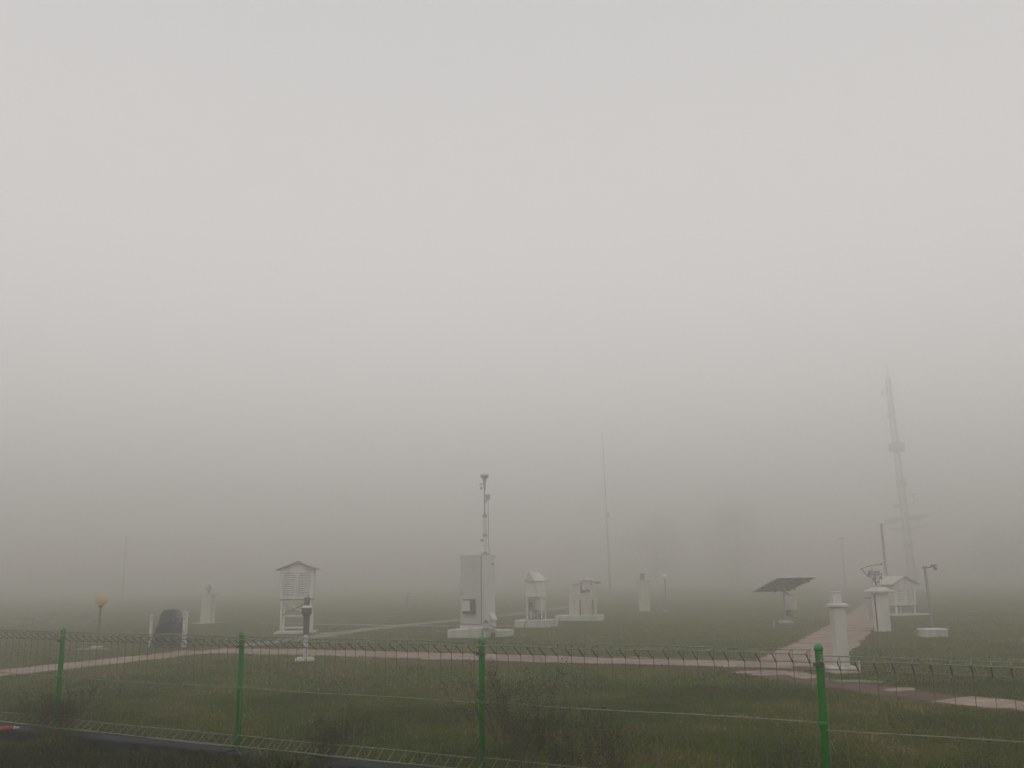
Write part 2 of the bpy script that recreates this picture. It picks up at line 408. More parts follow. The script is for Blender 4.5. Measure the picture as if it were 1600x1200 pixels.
# ------------------------------------------------------------------ paths of cast slabs
def polyline(pts, step):
    pts = [np.array(p, float) for p in pts]; res = []
    for a, b in zip(pts[:-1], pts[1:]):
        n = max(1, int(round(np.linalg.norm(b - a) / step)))
        for k in range(n): res.append(a + (b - a) * k / n)
    res.append(pts[-1]); return res
def smooth_line(pts, step):
    q = polyline(pts, step)
    for _ in range(6):
        q = [q[0]] + [(q[i - 1] + 2 * q[i] + q[i + 1]) / 4 for i in range(1, len(q) - 1)] + [q[-1]]
    return q
def make_path(key, name, mat, step, z=0.012, missing=0.0, rag=0.05, gap=0.008, bed=True):
    pts, hw = PATHS[key]; ln = smooth_line(pts, step)
    nrm = []
    for i in range(len(ln)):
        d = ln[min(i + 1, len(ln) - 1)] - ln[max(i - 1, 0)]; d = d / np.linalg.norm(d); nrm.append(np.array([-d[1], d[0]]))
    mb = MB()
    lft = [p + n_ * (hw + 0.03) for p, n_ in zip(ln, nrm)]; rgt = [p - n_ * (hw + 0.03) for p, n_ in zip(ln, nrm)]
    if bed:
        vs = []; fs = []
        for i, (a, b) in enumerate(zip(lft, rgt)):
            vs += [(a[0], a[1], z - 0.008), (b[0], b[1], z - 0.008)]
            if i: fs.append((2 * i - 2, 2 * i - 1, 2 * i + 1, 2 * i))
        mb.add(vs, fs)
        root = mb.build(name, M['soil'])
    else:
        root = bpy.data.objects.new(name, None); C.objects.link(root)
    tag(root, kind='structure')
    for i in range(len(ln) - 1):
        if rnd.random() < missing: continue
        a, b = ln[i], ln[i + 1]; L_ = np.linalg.norm(b - a); t = (b - a) / L_
        na, nb = nrm[i], nrm[i + 1]
        a2 = a + t * gap / 2; b2 = b - t * gap / 2
        poly = []
        def edge(p0, n0, p1, n1, s):
            e = []
            for k in range(6):
                f = k / 5
                p = p0 * (1 - f) + p1 * f; n_ = n0 * (1 - f) + n1 * f
                w = hw * (1 + 0.0) + (noise.noise(Vector((p[0] * 1.9, p[1] * 1.9, s * 3.1))) * 2.2 + noise.noise(Vector((p[0] * 7, p[1] * 7, s * 5.1)))) * rag
                e.append(p + n_ * w * s)
            return e
        poly = edge(a2, na, b2, nb, -1) + edge(a2, na, b2, nb, 1)[::-1]
        dz = rnd.uniform(-0.004, 0.004) if key == 'east' else rnd.uniform(-0.001, 0.001)
        m_ = MB(); m_.slab([(p[0], p[1]) for p in poly], z - 0.03, z + dz)
        m_.build('slab', mat, root)
    return root
M['soil'] = weathered('damp_red_soil', (0.10, 0.058, 0.038), (0.05, 0.032, 0.022), 0.5, 0.9, 2, False)
make_path('west', 'path', M['path'], 0.95, rag=0.09)
make_path('cross', 'path', M['path'], 1.0, rag=0.09)
make_path('east', 'path', M['path'], 0.62, rag=0.05, gap=0.02)
make_path('south', 'path', M['path'], 0.8, missing=0.3, rag=0.13)
make_path('far', 'path', M['palepath'], 1.1, missing=0.05, rag=0.10)
make_path('back', 'path', M['palepath'], 1.2, missing=0.1, rag=0.10)
def patch(cx, cy, rx, ry, an, name='path', mat='palepath', z=0.014):
    poly = []
    for k in range(22):
        a = 2 * math.pi * k / 22
        r_ = 1 + 0.45 * noise.noise(Vector((math.cos(a) * 1.5 + cx, math.sin(a) * 1.5 + cy, 2.2)))
        u, v = math.cos(a) * rx * r_, math.sin(a) * ry * r_
        poly.append((cx + u * math.cos(an) - v * math.sin(an), cy + u * math.sin(an) + v * math.cos(an)))
    m_ = MB(); m_.slab(poly, -0.02, z); return tag(m_.build(name, M[mat]), kind='structure')
patch(4.25, 14.15, 0.22, 0.34, 0.2, 'concrete_patch', 'path', 0.022)
patch(4.78, 13.3, 0.30, 0.16, -0.3, 'concrete_patch', 'palepath', 0.022)
patch(4.95, 12.3, 0.22, 0.14, 0.5, 'concrete_patch', 'path', 0.022)
patch(-8.7, 46.9, 2.4, 0.35, -0.35, 'concrete_patch')
patch(1.5, 46.0, 2.7, 0.30, 0.95, 'concrete_patch')
patch(16.9, 53.2, 1.6, 0.5, -0.4, 'concrete_patch')
patch(-5.6, 27.4, 0.8, 0.2, -0.4, 'concrete_patch')
patch(-4.3, 29.3, 0.7, 0.16, -0.4, 'concrete_patch')
patch(-9.9, 22.1, 0.5, 0.28, -0.4, 'concrete_patch')
patch(7.6, 28.3, 0.9, 0.14, -0.3, 'concrete_patch')

# ------------------------------------------------------------------ grass
def blades_mesh(name, P, h, w, mat, lean=0.5, bias=0.0, z=None, tint=None, two=False):
    n = len(P); ang = rng.uniform(0, 2 * math.pi, n); la = rng.uniform(0, 2 * math.pi, n); le = rng.uniform(0.1, 1, n) * lean * h
    z0 = ground_z(P) if z is None else z
    dx, dy = np.cos(ang) * w / 2, np.sin(ang) * w / 2
    tx, ty = P[:, 0] + np.cos(la) * le, P[:, 1] + np.sin(la) * le
    base = np.stack([P[:, 0] - dx, P[:, 1] - dy, z0 - 0.005], 1); base2 = np.stack([P[:, 0] + dx, P[:, 1] + dy, z0 - 0.005], 1)
    tip = np.stack([tx, ty, z0 + h], 1)
    if two:
        mx_, my_ = P[:, 0] + np.cos(la) * le * 0.3, P[:, 1] + np.sin(la) * le * 0.3
        m1 = np.stack([mx_ - dx * .8, my_ - dy * .8, z0 + h * 0.6], 1); m2 = np.stack([mx_ + dx * .8, my_ + dy * .8, z0 + h * 0.6], 1)
        V = np.stack([base, base2, m2, m1, tip], 1).reshape(-1, 3); k = np.arange(n) * 5
        Fa = np.stack([k, k + 1, k + 2, k, k + 2, k + 3, k + 3, k + 2, k + 4], 1).reshape(-1); nv = 5
    else:
        V = np.stack([base, base2, tip], 1).reshape(-1, 3); Fa = np.arange(n * 3); nv = 3
    me = bpy.data.meshes.new(name); me.vertices.add(len(V)); me.vertices.foreach_set('co', V.ravel())
    me.loops.add(len(Fa)); me.loops.foreach_set('vertex_index', Fa)
    me.polygons.add(len(Fa) // 3); me.polygons.foreach_set('loop_start', np.arange(0, len(Fa), 3))
    me.update(calc_edges=True)
    t = rng.uniform(0, 0.55, n) if tint is None else tint
    at = me.attributes.new('tint', 'FLOAT', 'POINT'); at.data.foreach_set('value', np.repeat(t, nv))
    me.materials.append(mat); return me

def scatter(n, ymin, ymax, power=1.0, margin=0.62):
    y = ymin + (ymax - ymin) * rng.uniform(0, 1, n) ** power
    x = rng.uniform(-1, 1, n) * (y * margin + 0.6)
    return np.stack([x, y], 1)
def lawn_blades(n, ymin, ymax, hh, ww, name, label, power=0.8):
    P = scatter(n, ymin, ymax, power)
    P = P + (rng.normal(0, 1, P.shape) * 0.0)
    bm_ = bare_mask(P); keep = (rng.uniform(0, 1, len(P)) > bm_ * 0.93) & (path_dist(P) > -0.05 * rng.uniform(0, 2, len(P)))
    side = (P[:, 0] - F0[0]) * (-FD[1]) + (P[:, 1] - F0[1]) * FD[0]
    keep &= rng.uniform(0, 1, len(P)) < np.clip((58 - P[:, 1]) / 36, 0, 1)
    keep &= (side > 0.14) | (side < -0.2)
    P = P[keep]; n = len(P)
    a = value_noise(P, 0.8, 21); b = value_noise(P, 3.5, 22); c_ = value_noise(P, 9, 23)
    h = hh * rng.uniform(0.45, 1.25, n) * (0.45 + 0.9 * b) * (0.7 + 0.6 * c_)
    tint = np.clip(0.26 + (a - 0.5) * 1.3 + (b - 0.5) * 0.8 + (c_ - 0.5) * 0.3 + rng.normal(0, 0.10, n) + (rng.uniform(0, 1, n) > 0.982) * 0.6, 0, 1)
    o = link(name, blades_mesh(name, P, h * np.where(tint > 0.82, 1.25, 1), ww * rng.uniform(0.7, 1.3, n) * np.where(tint > 0.82, 1.8, 1), M['blade'], 0.7, tint=tint))
    return tag(o, label, kind='stuff')
lawn_blades(480000, 4.0, 13, 0.035, 0.006, 'grass', 'short damp lawn grass near the green wire fence')
lawn_blades(400000, 13, 60, 0.040, 0.014, 'grass', 'misty mown lawn around the instruments', 1.15)

# long grass along the fence foot and outside of it
def fence_xy(t, off): return F0 + FD * t + np.array([-FD[1], FD[0]]) * off
n = 26000
t_ = rng.uniform(-2.5, 11, n); of = rng.normal(0.0, 0.22, n)
P = F0 + FD * t_[:, None] + np.array([-FD[1], FD[0]]) * of[:, None]
dens = value_noise(P, 1.3, 31)
dens = dens + np.where(t_ > 7.3, 0.15, 0) + np.where(np.abs(t_ - 0.1) < 0.45, 0.2, 0)
keep = dens > 0.52 + rng.uniform(0, 0.2, n); P = P[keep]; t_ = t_[keep]
tint = np.clip(0.3 + rng.normal(0, 0.16, len(P)) + (rng.uniform(0, 1, len(P)) > 0.93) * 0.5, 0, 1)
o = link('tall_grass', blades_mesh('tall_grass', P, rng.uniform(0.08, 0.30, len(P)) * np.where(t_ > 7.3, 0.9, 0.7), rng.uniform(0.004, 0.008, len(P)), M['blade'], 0.8, tint=tint, two=True))
tag(o, 'long uncut grass growing along the foot of the wire fence', kind='stuff')
# rough growth outside, seen in the lower left corner
n = 90000
t_ = rng.uniform(-3, 7, n); of = -rng.uniform(0.17, 2.4, n)
P = F0 + FD * t_[:, None] + np.array([-FD[1], FD[0]]) * of[:, None]
dens = value_noise(P, 1.6, 35); keep = dens > 0.45 + rng.uniform(0, 0.15, n); P = P[keep]
tint = np.clip(0.15 + rng.normal(0, 0.12, len(P)) + (rng.uniform(0, 1, len(P)) > 0.97) * 0.7, 0, 1)
o = link('ground_cover', blades_mesh('ground_cover', P, rng.uniform(0.03, 0.14, len(P)), rng.uniform(0.006, 0.014, len(P)), M['weed'], 1.0, tint=tint, two=True))
tag(o, 'dark low weeds and dead grass on the near side of the fence', kind='stuff')

# ------------------------------------------------------------------ kerb under the fence
for i in range(-2, 5):
    a = F0 + FD * 2.4 * i; 
    m_ = MB(); m_.box(0.006, 2.394, -0.15, 0.045, -0.15, 0.118, 0.012)
    k = m_.build('kerb_stone', M['kerb'], None, (a[0], a[1], 0), (0, 0, -0.502))
    if i == -2:
        kerb = thing('kerb', (F0[0], F0[1], 0), -0.502); tag(kerb, kind='structure')
    k.parent = kerb; k.location = (2.4 * i, 0, rnd.uniform(-0.008, 0.008)); k.rotation_euler = (0, 0, 0)

# ------------------------------------------------------------------ wire fence
fence = thing('wire_fence', (F0[0], F0[1], 0), -0.502,
              'green post and rolled top welded wire mesh fence across the foreground', 'fence')
pm = MB(); pm.lathe([(0.0235, -0.1), (0.0235, 1.03), (0.0235, 1.034)], 20)
cm = MB(); cm.lathe([(0.0235, 1.034), (0.027, 1.036), (0.0275, 1.048), (0.026, 1.058), (0.021, 1.068), (0.013, 1.075), (0.004, 1.078)], 20)
bm_m = MB(); bm_m.box(-0.034, 0.034, -0.034, -0.023, 0.945, 0.967, 0.002); bm_m.tube([(0.026, -0.048, 0.956), (0.026, -0.022, 0.956)], 0.007, 8)
post_me, cap_me, clip_me = pm.mesh('post', M['green']), cm.mesh('post_cap', M['green']), bm_m.mesh('clamp', M['darkgrey'])
clip2 = MB(); clip2.box(-0.032, 0.032, -0.031, -0.023, 0.605, 0.625, 0.002)
clip2_me = clip2.mesh('clamp', M['green'])
NW = 24
def wire_path(jx, lean):
    top = [(jx, 0, 0.956), (jx, 0, 1.030), (jx, -0.100, 1.012), (jx, -0.004, 0.952)]
    bot = [(jx, 0, 0.234), (jx, 0, 0.150), (jx, -0.100, 0.168), (jx, -0.004, 0.238)]
    return top, bot
WR = 0.0024
def wire_mesh(seed):
    r_ = random.Random(seed); b = r_.uniform(-0.004, 0.004)
    m_ = MB()
    pts = [(0, -0.005, 0.952), (0, -0.098, 1.010), (0, -0.101, 1.014), (0, -0.098, 1.018), (0, -0.006, 1.033), (0, -0.001, 1.030),
           (0, 0, 0.95), (b, 0, 0.60), (0, 0, 0.235), (0, 0, 0.152), (0, -0.004, 0.148), (0, -0.096, 0.163), (0, -0.101, 0.167), (0, -0.097, 0.171), (0, -0.005, 0.236)]
    m_.tube(pts, [0.0040, 0.0042, 0.0042, 0.0042, 0.0032, 0.0022, 0.0024, 0.0020, 0.0019, 0.0019, 0.0022, 0.0034, 0.0038, 0.0038, 0.0038], 5, True)
    return m_.mesh('vertical_wire', M['galv'])
wires = [wire_mesh(s) for s in range(4)]
def hwire(L_, y, z, amp, seed, r_=0.0034):
    rr = random.Random(seed); ph = rr.uniform(0, 6)
    pts = [(L_ * k / 16, y + amp * math.sin(k * 0.9 + ph) * 0.5, z + amp * math.sin(k * 0.55 + ph)) for k in range(17)]
    m_ = MB(); m_.tube(pts, r_, 5); return m_
for i in range(-2, 6):
    p = link('post', post_me, fence, (2.4 * i, 0, 0))
    lean = {0: (0.0, -0.012), 1: (0.0, -0.008), 2: (0, 0.002), 3: (0.01, 0.012)}.get(i, (0, 0))
    p.rotation_euler = (lean[0], lean[1], 0)
    link('post_cap', cap_me, p); link('clamp', clip_me, p); link('clamp', clip2_me, p)
for i in range(-2, 5):
    dz = {-2: 0.0, -1: 0.012, 0: 0.006, 1: 0.004, 2: 0.006, 3: -0.028, 4: -0.03}[i]
    L_ = 2.4 - 0.052
    x0 = 2.4 * i + 0.026; yo = -0.03 if i % 2 else -0.028
    if i == 3: yo = -0.05
    fr = MB()
    for y, z in ((-0.003, 0.956), (-0.003, 1.0335), (-0.103, 1.014), (-0.003, 0.232), (-0.003, 0.147), (-0.103, 0.167), (-0.004, 0.612)):
        h = hwire(L_, y, z, 0.0035, i * 10 + z * 7); fr.add(h.v, h.f, True)
    pan = fr.build('mesh_panel', M['galv_skylit'], fence, (x0, yo, dz), (0, rnd.uniform(-0.002, 0.003), rnd.uniform(-0.003, 0.003)))
    for k in range(NW):
        xw = 0.014 + k * (L_ - 0.028) / (NW - 1)
        w = link('vertical_wire', wires[(k * 7 + i) % 4], pan, (xw + rnd.uniform(-0.003, 0.003), 0, 0), (0, rnd.uniform(-0.003, 0.003), 0))

# ------------------------------------------------------------------ instruments
GA = -0.424      # the yard's grid direction

# --- air monitor cabinet
cb = thing('monitoring_cabinet', (-0.99, 24.95, 0), -0.40, 'tall white metal cabinet with a slim sensor mast on its roof', 'cabinet')
W, D = 0.63, 0.84
m_ = MB(); m_.box(-0.55, 0.46, -0.72, 0.55, -0.1, 0.20, 0.008); m_.build('plinth', M['plinth'], cb)
m_ = MB(); m_.box(0.60, 0.88, -0.25, 0.35, -0.1, 0.165, 0.008); m_.build('side_plinth', M['plinth'], cb)
m_ = MB(); m_.box(-W / 2 - 0.012, W / 2 + 0.012, -D / 2 - 0.012, D / 2 + 0.012, 0.20, 0.29, 0.004); m_.box(-W/2-0.02, W/2+0.02, -D/2-0.02, D/2+0.02, 0.295, 0.315, 0.003); m_.build('skirt', M['white'], cb)
m_ = MB(); m_.box(-W / 2, W / 2, -D / 2, D / 2, 0.29, 2.08, 0.008); m_.build('body', M['white'], cb)
m_ = MB(); m_.box(-W / 2 + 0.015, W / 2 - 0.03, -D / 2 - 0.018, -D / 2 + 0.002, 0.335, 2.06, 0.005); dr = m_.build('door', M['side'], cb)
m_ = MB(); m_.box(-W / 2 + 0.03, -W / 2 + 0.055, -D / 2 - 0.045, -D / 2 - 0.018, 1.06, 1.22, 0.005); m_.build('handle', M['grey'], dr)
m_ = MB(); m_.box(-W / 2 - 0.015, W / 2 + 0.015, -D / 2 - 0.02, D / 2 + 0.015, 2.081, 2.11, 0.004); m_.build('roof', M['white'], cb)
m_ = MB(); m_.box(W / 2, W / 2 + 0.012, -D / 2 + 0.05, D / 2 - 0.03, 0.34, 2.05, 0.004); m_.build('side_panel', M['white'], cb)
m_ = MB(); m_.box(-W / 2 + 0.008, W / 2 - 0.006, -D / 2 - 0.007, -D / 2 + 0.001, 0.316, 0.334); m_.box(W / 2 - 0.029, W / 2 - 0.012, -D / 2 - 0.008, -D / 2 + 0.001, 0.335, 2.06); m_.build('door_seal', M['darkgrey'], cb)
for zz in (0.5, 1.2, 1.9):
    m_ = MB(); m_.tube([(W / 2 - 0.02, -D / 2 - 0.018, zz), (W / 2 - 0.02, -D / 2 - 0.018, zz + 0.07)], 0.009, 8); m_.build('hinge', M['grey'], cb)
m_ = MB(); m_.box(W / 2 + 0.012, W / 2 + 0.03, 0.16, 0.24, 1.88, 1.90); m_.tube([(W/2+0.01, 0.22, 1.86), (W/2+0.05, 0.22, 1.86)], 0.012, 8); m_.build('bracket', M['darkgrey'], cb)
m_ = MB(); m_.box(-0.19, 0.13, -D / 2 - 0.15, -D / 2 - 0.019, 0.60, 0.97, 0.01); ac = m_.build('vent_housing', M['darkgrey'], cb)
m_ = MB(); m_.box(-0.19, 0.045, -D / 2 - 0.19, -D / 2 - 0.151, 0.66, 0.93, 0.012); m_.build('vent_cover', M['white'], ac)
m_ = MB()
m_.add([(W/2+0.013, -0.02, 0.37), (W/2+0.013, 0.30, 0.37), (W/2+0.013, 0.30, 0.60), (W/2+0.013, -0.02, 0.60), (W/2+0.11, -0.02, 0.39), (W/2+0.11, 0.30, 0.39), (W/2+0.11,0.30,0.43), (W/2+0.11,-0.02,0.43)],
       [(0, 3, 2, 1), (4, 5, 6, 7), (3, 7, 6, 2), (0, 1, 5, 4), (0, 4, 7, 3), (1, 2, 6, 5)])
m_.build('exhaust_hood', M['white'], cb)
m_ = MB(); m_.tube([(W/2+0.02, -0.25, 0.42), (W/2+0.08, -0.15, 0.30), (W/2+0.16, 0.0, 0.22), (W/2+0.30, 0.1, 0.215), (W/2+0.45, 0.1, 0.19)], 0.014, 6)
m_.tube([(W/2+0.02, -0.30, 0.40), (W/2+0.10, -0.32, 0.23), (W/2+0.16, -0.40, 0.215), (W/2 + 0.16, -0.74, 0.21), (W/2+0.17, -0.78, 0.02)], 0.016, 6); m_.build('cable', M['black'], cb)
m_ = MB(); m_.box(0.465, 0.598, -0.22, 0.2, -0.05, 0.10, 0.01); m_.build('gap_shadow', M['darkgrey'], cb)  # dark block painting in the shadow between the two plinths
m_ = MB(); m_.box(0.04, 0.46, -0.66, -0.45, 0.20, 0.24, 0.006); m_.box(0.36, 0.50, -0.44, -0.30, 0.20, 0.34, 0.01); m_.build('terminal_box', M['plinth'], cb)
mx0, my0 = 0.16, 0.12
m_ = MB(); m_.tube([(mx0, my0, 2.10), (mx0, my0, 3.16)], 0.052, 14); mp = m_.build('mast', M['white'], cb)
m_ = MB(); m_.lathe([(0.11, 2.111), (0.11, 2.13), (0.06, 2.14), (0.056, 2.20)], 14, (mx0, my0, 0))
for k in range(8):
    a = k * math.pi / 4; m_.tube([(mx0 + 0.09 * math.cos(a), my0 + 0.09 * math.sin(a), 2.13), (mx0 + 0.09 * math.cos(a), my0 + 0.09 * math.sin(a), 2.165)], 0.012, 6)
m_.build('mast_flange', M['grey'], mp)
m_ = MB()
for zz in (2.60, 3.12): m_.lathe([(0.0525, zz), (0.066, zz + 0.005), (0.066, zz + 0.07), (0.0525, zz + 0.075)], 14, (mx0, my0, 0))
m_.build('mast_collar', M['grey'], mp)
m_ = MB(); m_.tube([(mx0, my0, 3.16), (mx0, my0, 3.28), (mx0, my0, 4.05)], [0.04, 0.022, 0.02], 10); m_.build('upper_mast', M['grey'], mp)
m_ = MB(); m_.lathe([(0.02, 3.86), (0.03, 3.90), (0.034, 4.08), (0.055, 4.16), (0.06, 4.19), (0.10, 4.21), (0.115, 4.225), (0.115, 4.275), (0.10, 4.29), (0.03, 4.30)], 18, (mx0, my0, 0)); m_.build('inlet_head', M['grey'], mp)
m_ = MB(); m_.box(mx0 + 0.05, mx0 + 0.15, my0 - 0.05, my0 + 0.05, 3.60, 3.74, 0.012); m_.tube([(mx0, my0, 3.50), (mx0 + 0.09, my0, 3.62)], 0.018, 6); m_.build('sensor', M['grey'], mp)
m_ = MB(); m_.tube([(mx0, my0, 4.02), (mx0 - 0.10, my0, 4.04), (mx0 - 0.12, my0, 4.04)], 0.012, 6); m_.box(mx0 - 0.14, mx0 - 0.07, my0 - 0.03, my0 + 0.03, 4.015, 4.045, 0.006); m_.lathe([(0.012, 3.88), (0.028, 3.89), (0.028, 3.95), (0.01, 3.965)], 8, (mx0 - 0.10, my0, 0)); m_.build('side_sensor', M['grey'], mp)
m_ = MB(); m_.tube([(mx0, my0, 2.42), (mx0 - 0.07, my0 - 0.02, 2.50)], 0.016, 6); m_.lathe([(0.02, 2.48), (0.045, 2.49), (0.045, 2.52), (0.02, 2.54)], 10, (mx0 - 0.085, my0 - 0.02, 0)); m_.build('small_sensor', M['grey'], mp)
m_ = MB(); m_.tube([(mx0 + 0.11, my0, 3.6), (mx0 + 0.10, my0, 3.3), (mx0 + 0.115, my0, 2.9), (mx0 + 0.10, my0, 2.55), (mx0 + 0.13, my0, 2.112)], 0.007, 5); m_.build('cable', M['darkgrey'], mp)

# --- louvred instrument shelters
def louvre_side(parent, w, x0, y, z0, z1, n, mat, axis_='x', sgn=-1):
    # slats along one face; axis_ x: face normal is y
    me = None
    for k in range(n):
        zc = z0 + (k + 0.5) * (z1 - z0) / n
        if me is None:
            b = MB(); hs_ = (z1 - z0) / n
            b.add([(-w/2, 0, -hs_*0.30), (w/2, 0, -hs_*0.30), (w/2, 0.030, hs_*0.32), (-w/2, 0.030, hs_*0.32), (-w/2, 0.006, -hs_*0.42), (w/2, 0.006, -hs_*0.42), (w/2, 0.036, hs_*0.20), (-w/2, 0.036, hs_*0.20)],
                  [(0, 1, 2, 3), (7, 6, 5, 4), (0, 4, 5, 1), (3, 2, 6, 7), (0, 3, 7, 4), (1, 5, 6, 2)])
            me = b.mesh('slat', mat)
        o_ = link('slat', me, parent, (x0, y, zc), (0, 0, 0) if axis_ == 'x' else (0, 0, math.pi / 2 * sgn))
NSL = 11
def shelter(loc, rz, label, zb, h, w, d, peak, eave, over, legs=True, roofmat='roofgrey'):
    t = thing('instrument_shelter', loc, rz, label, 'weather shelter', 'louvred white instrument shelters')
    lw = 0.028
    for sx in (-1, 1):
        for sy in (-1, 1):
            m_ = MB(); m_.box(-lw, lw, -lw, lw, -0.05, zb, 0.004); m_.build('leg', M['whitewood'], t, (sx * (w / 2 - lw), sy * (d / 2 - lw), 0))
    m_ = MB(); m_.box(-w / 2 + 0.03, w / 2 - 0.03, -d / 2 + 0.06, d / 2 - 0.06, zb + 0.03, zb + h - 0.01); m_.build('inner_shade_box', M['darkgrey'], t)  # dark colour paints the shade seen through the slat gaps
    m_ = MB()
    fw = 0.055
    for sx in (-1, 1):
        for sy in (-1, 1): m_.box(sx * w / 2 - fw / 2, sx * w / 2 + fw / 2, sy * d / 2 - fw / 2, sy * d / 2 + fw / 2, zb, zb + h, 0.003)
    for sy in (-1, 1):
        m_.box(-w / 2 + fw / 2, w / 2 - fw / 2, sy * d / 2 - 0.022, sy * d / 2 + 0.022, zb + 0.002, zb + 0.06); m_.box(-w / 2 + fw / 2, w / 2 - fw / 2, sy * d / 2 - 0.022, sy * d / 2 + 0.022, zb + h - 0.07, zb + h - 0.002)
    for sx in (-1, 1):
        m_.box(sx * w / 2 - 0.022, sx * w / 2 + 0.022, -d / 2 + fw / 2, d / 2 - fw / 2, zb + 0.004, zb + 0.062); m_.box(sx * w / 2 - 0.022, sx * w / 2 + 0.022, -d / 2 + fw / 2, d / 2 - fw / 2, zb + h - 0.072, zb + h - 0.004)
    m_.build('frame', M['whitewood'], t)
    m_ = MB(); m_.box(-w / 2 - 0.01, w / 2 + 0.01, -d / 2 - 0.01, d / 2 + 0.01, zb - 0.03, zb - 0.001, 0.003); m_.build('floor_board', M['roofgrey'], t)  # dark colour paints the shaded underside line of the box
    # two louvred doors on the front, louvred sides
    for s in (-1, 1):
        cx = s * (w / 4 - 0.004); dw = w / 2 - 0.014
        m_ = MB(); st = 0.07
        m_.box(cx - dw / 2, cx - dw / 2 + st, -d / 2 - 0.034, -d / 2 - 0.004, zb + 0.012, zb + h - 0.054, 0.002)
        m_.box(cx + dw / 2 - st, cx + dw / 2, -d / 2 - 0.034, -d / 2 - 0.004, zb + 0.012, zb + h - 0.054, 0.002)
        m_.box(cx - dw / 2 + st, cx + dw / 2 - st, -d / 2 - 0.031, -d / 2 - 0.006, zb + 0.014, zb + 0.06, 0.002)
        m_.box(cx - dw / 2 + st, cx + dw / 2 - st, -d / 2 - 0.031, -d / 2 - 0.006, zb + h - 0.11, zb + h - 0.056, 0.002)
        dr_ = m_.build('door', M['whitewood'], t)
        louvre_side(dr_, dw - 2 * st, cx, -d / 2 - 0.026, zb + 0.06, zb + h - 0.11, NSL, M['whitewood'])
        m_ = MB(); m_.box(s * w / 2 - 0.002, s * w / 2 + 0.002, -d / 2 + 0.03, d / 2 - 0.03, zb + 0.06, zb + h - 0.07); sp_ = m_.build('side_panel', M['whitewood'], t)
        louvre_side(sp_, d - 0.08, s * (w / 2 + 0.024), 0, zb + 0.07, zb + h - 0.08, NSL + 1, M['whitewood'], 'y', 1 if s > 0 else -1)
    # gable boards + roof boards
    zt = zb + h
    m_ = MB(); m_.prism([(-w / 2 - 0.02, zt + 0.001), (w / 2 + 0.02, zt + 0.001), (w / 2 + 0.02, eave + 0.02), (0, peak - 0.045), (-w / 2 - 0.02, eave + 0.02)], -d / 2 - 0.03, -d / 2 - 0.005)
    m_.build('gable', M['whitewood'], t)
    m_ = MB(); m_.prism([(-w / 2 - 0.02, zt + 0.001), (w / 2 + 0.02, zt + 0.001), (w / 2 + 0.02, eave + 0.02), (0, peak - 0.045), (-w / 2 - 0.02, eave + 0.02)], d / 2 + 0.005, d / 2 + 0.03)
    m_.build('gable', M['whitewood'], t)
    rd = d / 2 + 0.14
    for s in (-1, 1):
        x1 = s * (w / 2 + over); nb = 9
        for k in range(nb):
            y0 = -rd + k * 2 * rd / nb; y1 = y0 + 2 * rd / nb - 0.006
            m_ = MB(); th = 0.022
            pl = [(0 + s * 0.002, peak - th), (x1, eave - th), (x1, eave), (s * 0.002, peak)]
            if s < 0: pl = pl[::-1]
            m_.prism(pl, y0, y1)
            if k == 0: rf = m_.build('roof', M[roofmat], t)
            else: m_.build('board', M[roofmat], rf)
    m_ = MB(); m_.box(-0.03, 0.03, -rd - 0.01, rd + 0.01, peak - 0.006, peak + 0.016, 0.004); m_.build('ridge_cap', M[roofmat], t)
    return t
s1 = shelter((-6.47, 27.75, 0), 0.10, 'tall louvred white instrument shelter on long crossed legs behind the grey rain gauge', 0.975, 0.855, 0.90, 0.60, 2.055, 1.83, 0.16)
for x0, x1 in ((-1, 1), (1, -1)):
    m_ = MB(); y = -0.29 - 0.012 * x0
    m_.tube([(x0 * 0.40, y, 0.50), (x1 * 0.40, y, 0.93)], 0.018, 4, smooth=False); m_.build('brace', M['roofgrey'] if x0 < 0 else M['whitewood'], s1)
m_ = MB(); m_.box(-0.39, 0.39, -0.30, -0.265, 0.47, 0.51, 0.003); m_.build('rail', M['whitewood'], s1)
m_ = MB(); m_.box(-0.39, 0.39, 0.265, 0.30, 0.47, 0.51, 0.003); m_.build('rail', M['whitewood'], s1)
m_ = MB(); m_.box(-0.39, 0.39, -0.30, -0.265, 0.14, 0.19, 0.003); m_.build('rail', M['whitewood'], s1)
m_ = MB(); m_.box(-0.60, 0.55, -0.42, 0.45, -0.05, 0.045, 0.008); m_.build('footing', M['plinth'], s1)

NSL = 7
s2 = shelter((13.72, 33.55, 0), 0.31, 'low louvred white instrument shelter with a pale gabled roof beside the lattice tower', 0.34, 0.68, 0.84, 0.78, 1.38, 1.08, 0.20, roofmat='roofpale')
m_ = MB(); m_.box(-0.85, 0.95, -0.60, 0.60, -0.05, 0.05, 0.01); m_.build('footing', M['plinth'], s2)

# --- rain gauge on post
rg = thing('rain_gauge', (-4.0, 17.95, 0), 0.0, 'dark grey funnel shaped rain gauge on a pale post near the brown path', 'rain gauge')
m_ = MB(); m_.tube([(0, 0, -0.02), (0, 0, 0.56)], 0.045, 12); m_.build('post', M['plinth'], rg)
m_ = MB(); m_.lathe([(0.052, 0.50), (0.058, 0.54), (0.058, 0.80), (0.062, 0.84), (0.094, 0.885), (0.097, 0.90), (0.097, 0.985), (0.092, 0.992)], 22); m_.build('body', M['darkgrey'], rg)
m_ = MB(); m_.lathe([(0.096, 0.992), (0.088, 1.004), (0.058, 1.035), (0.053, 1.036)], 22); m_.build('shoulder', M['white'], rg)
m_ = MB(); m_.lathe([(0.050, 1.036), (0.050, 1.05), (0.054, 1.08), (0.056, 1.185), (0.049, 1.186), (0.03, 1.12)], 22); m_.build('funnel', M['darkgrey'], rg)
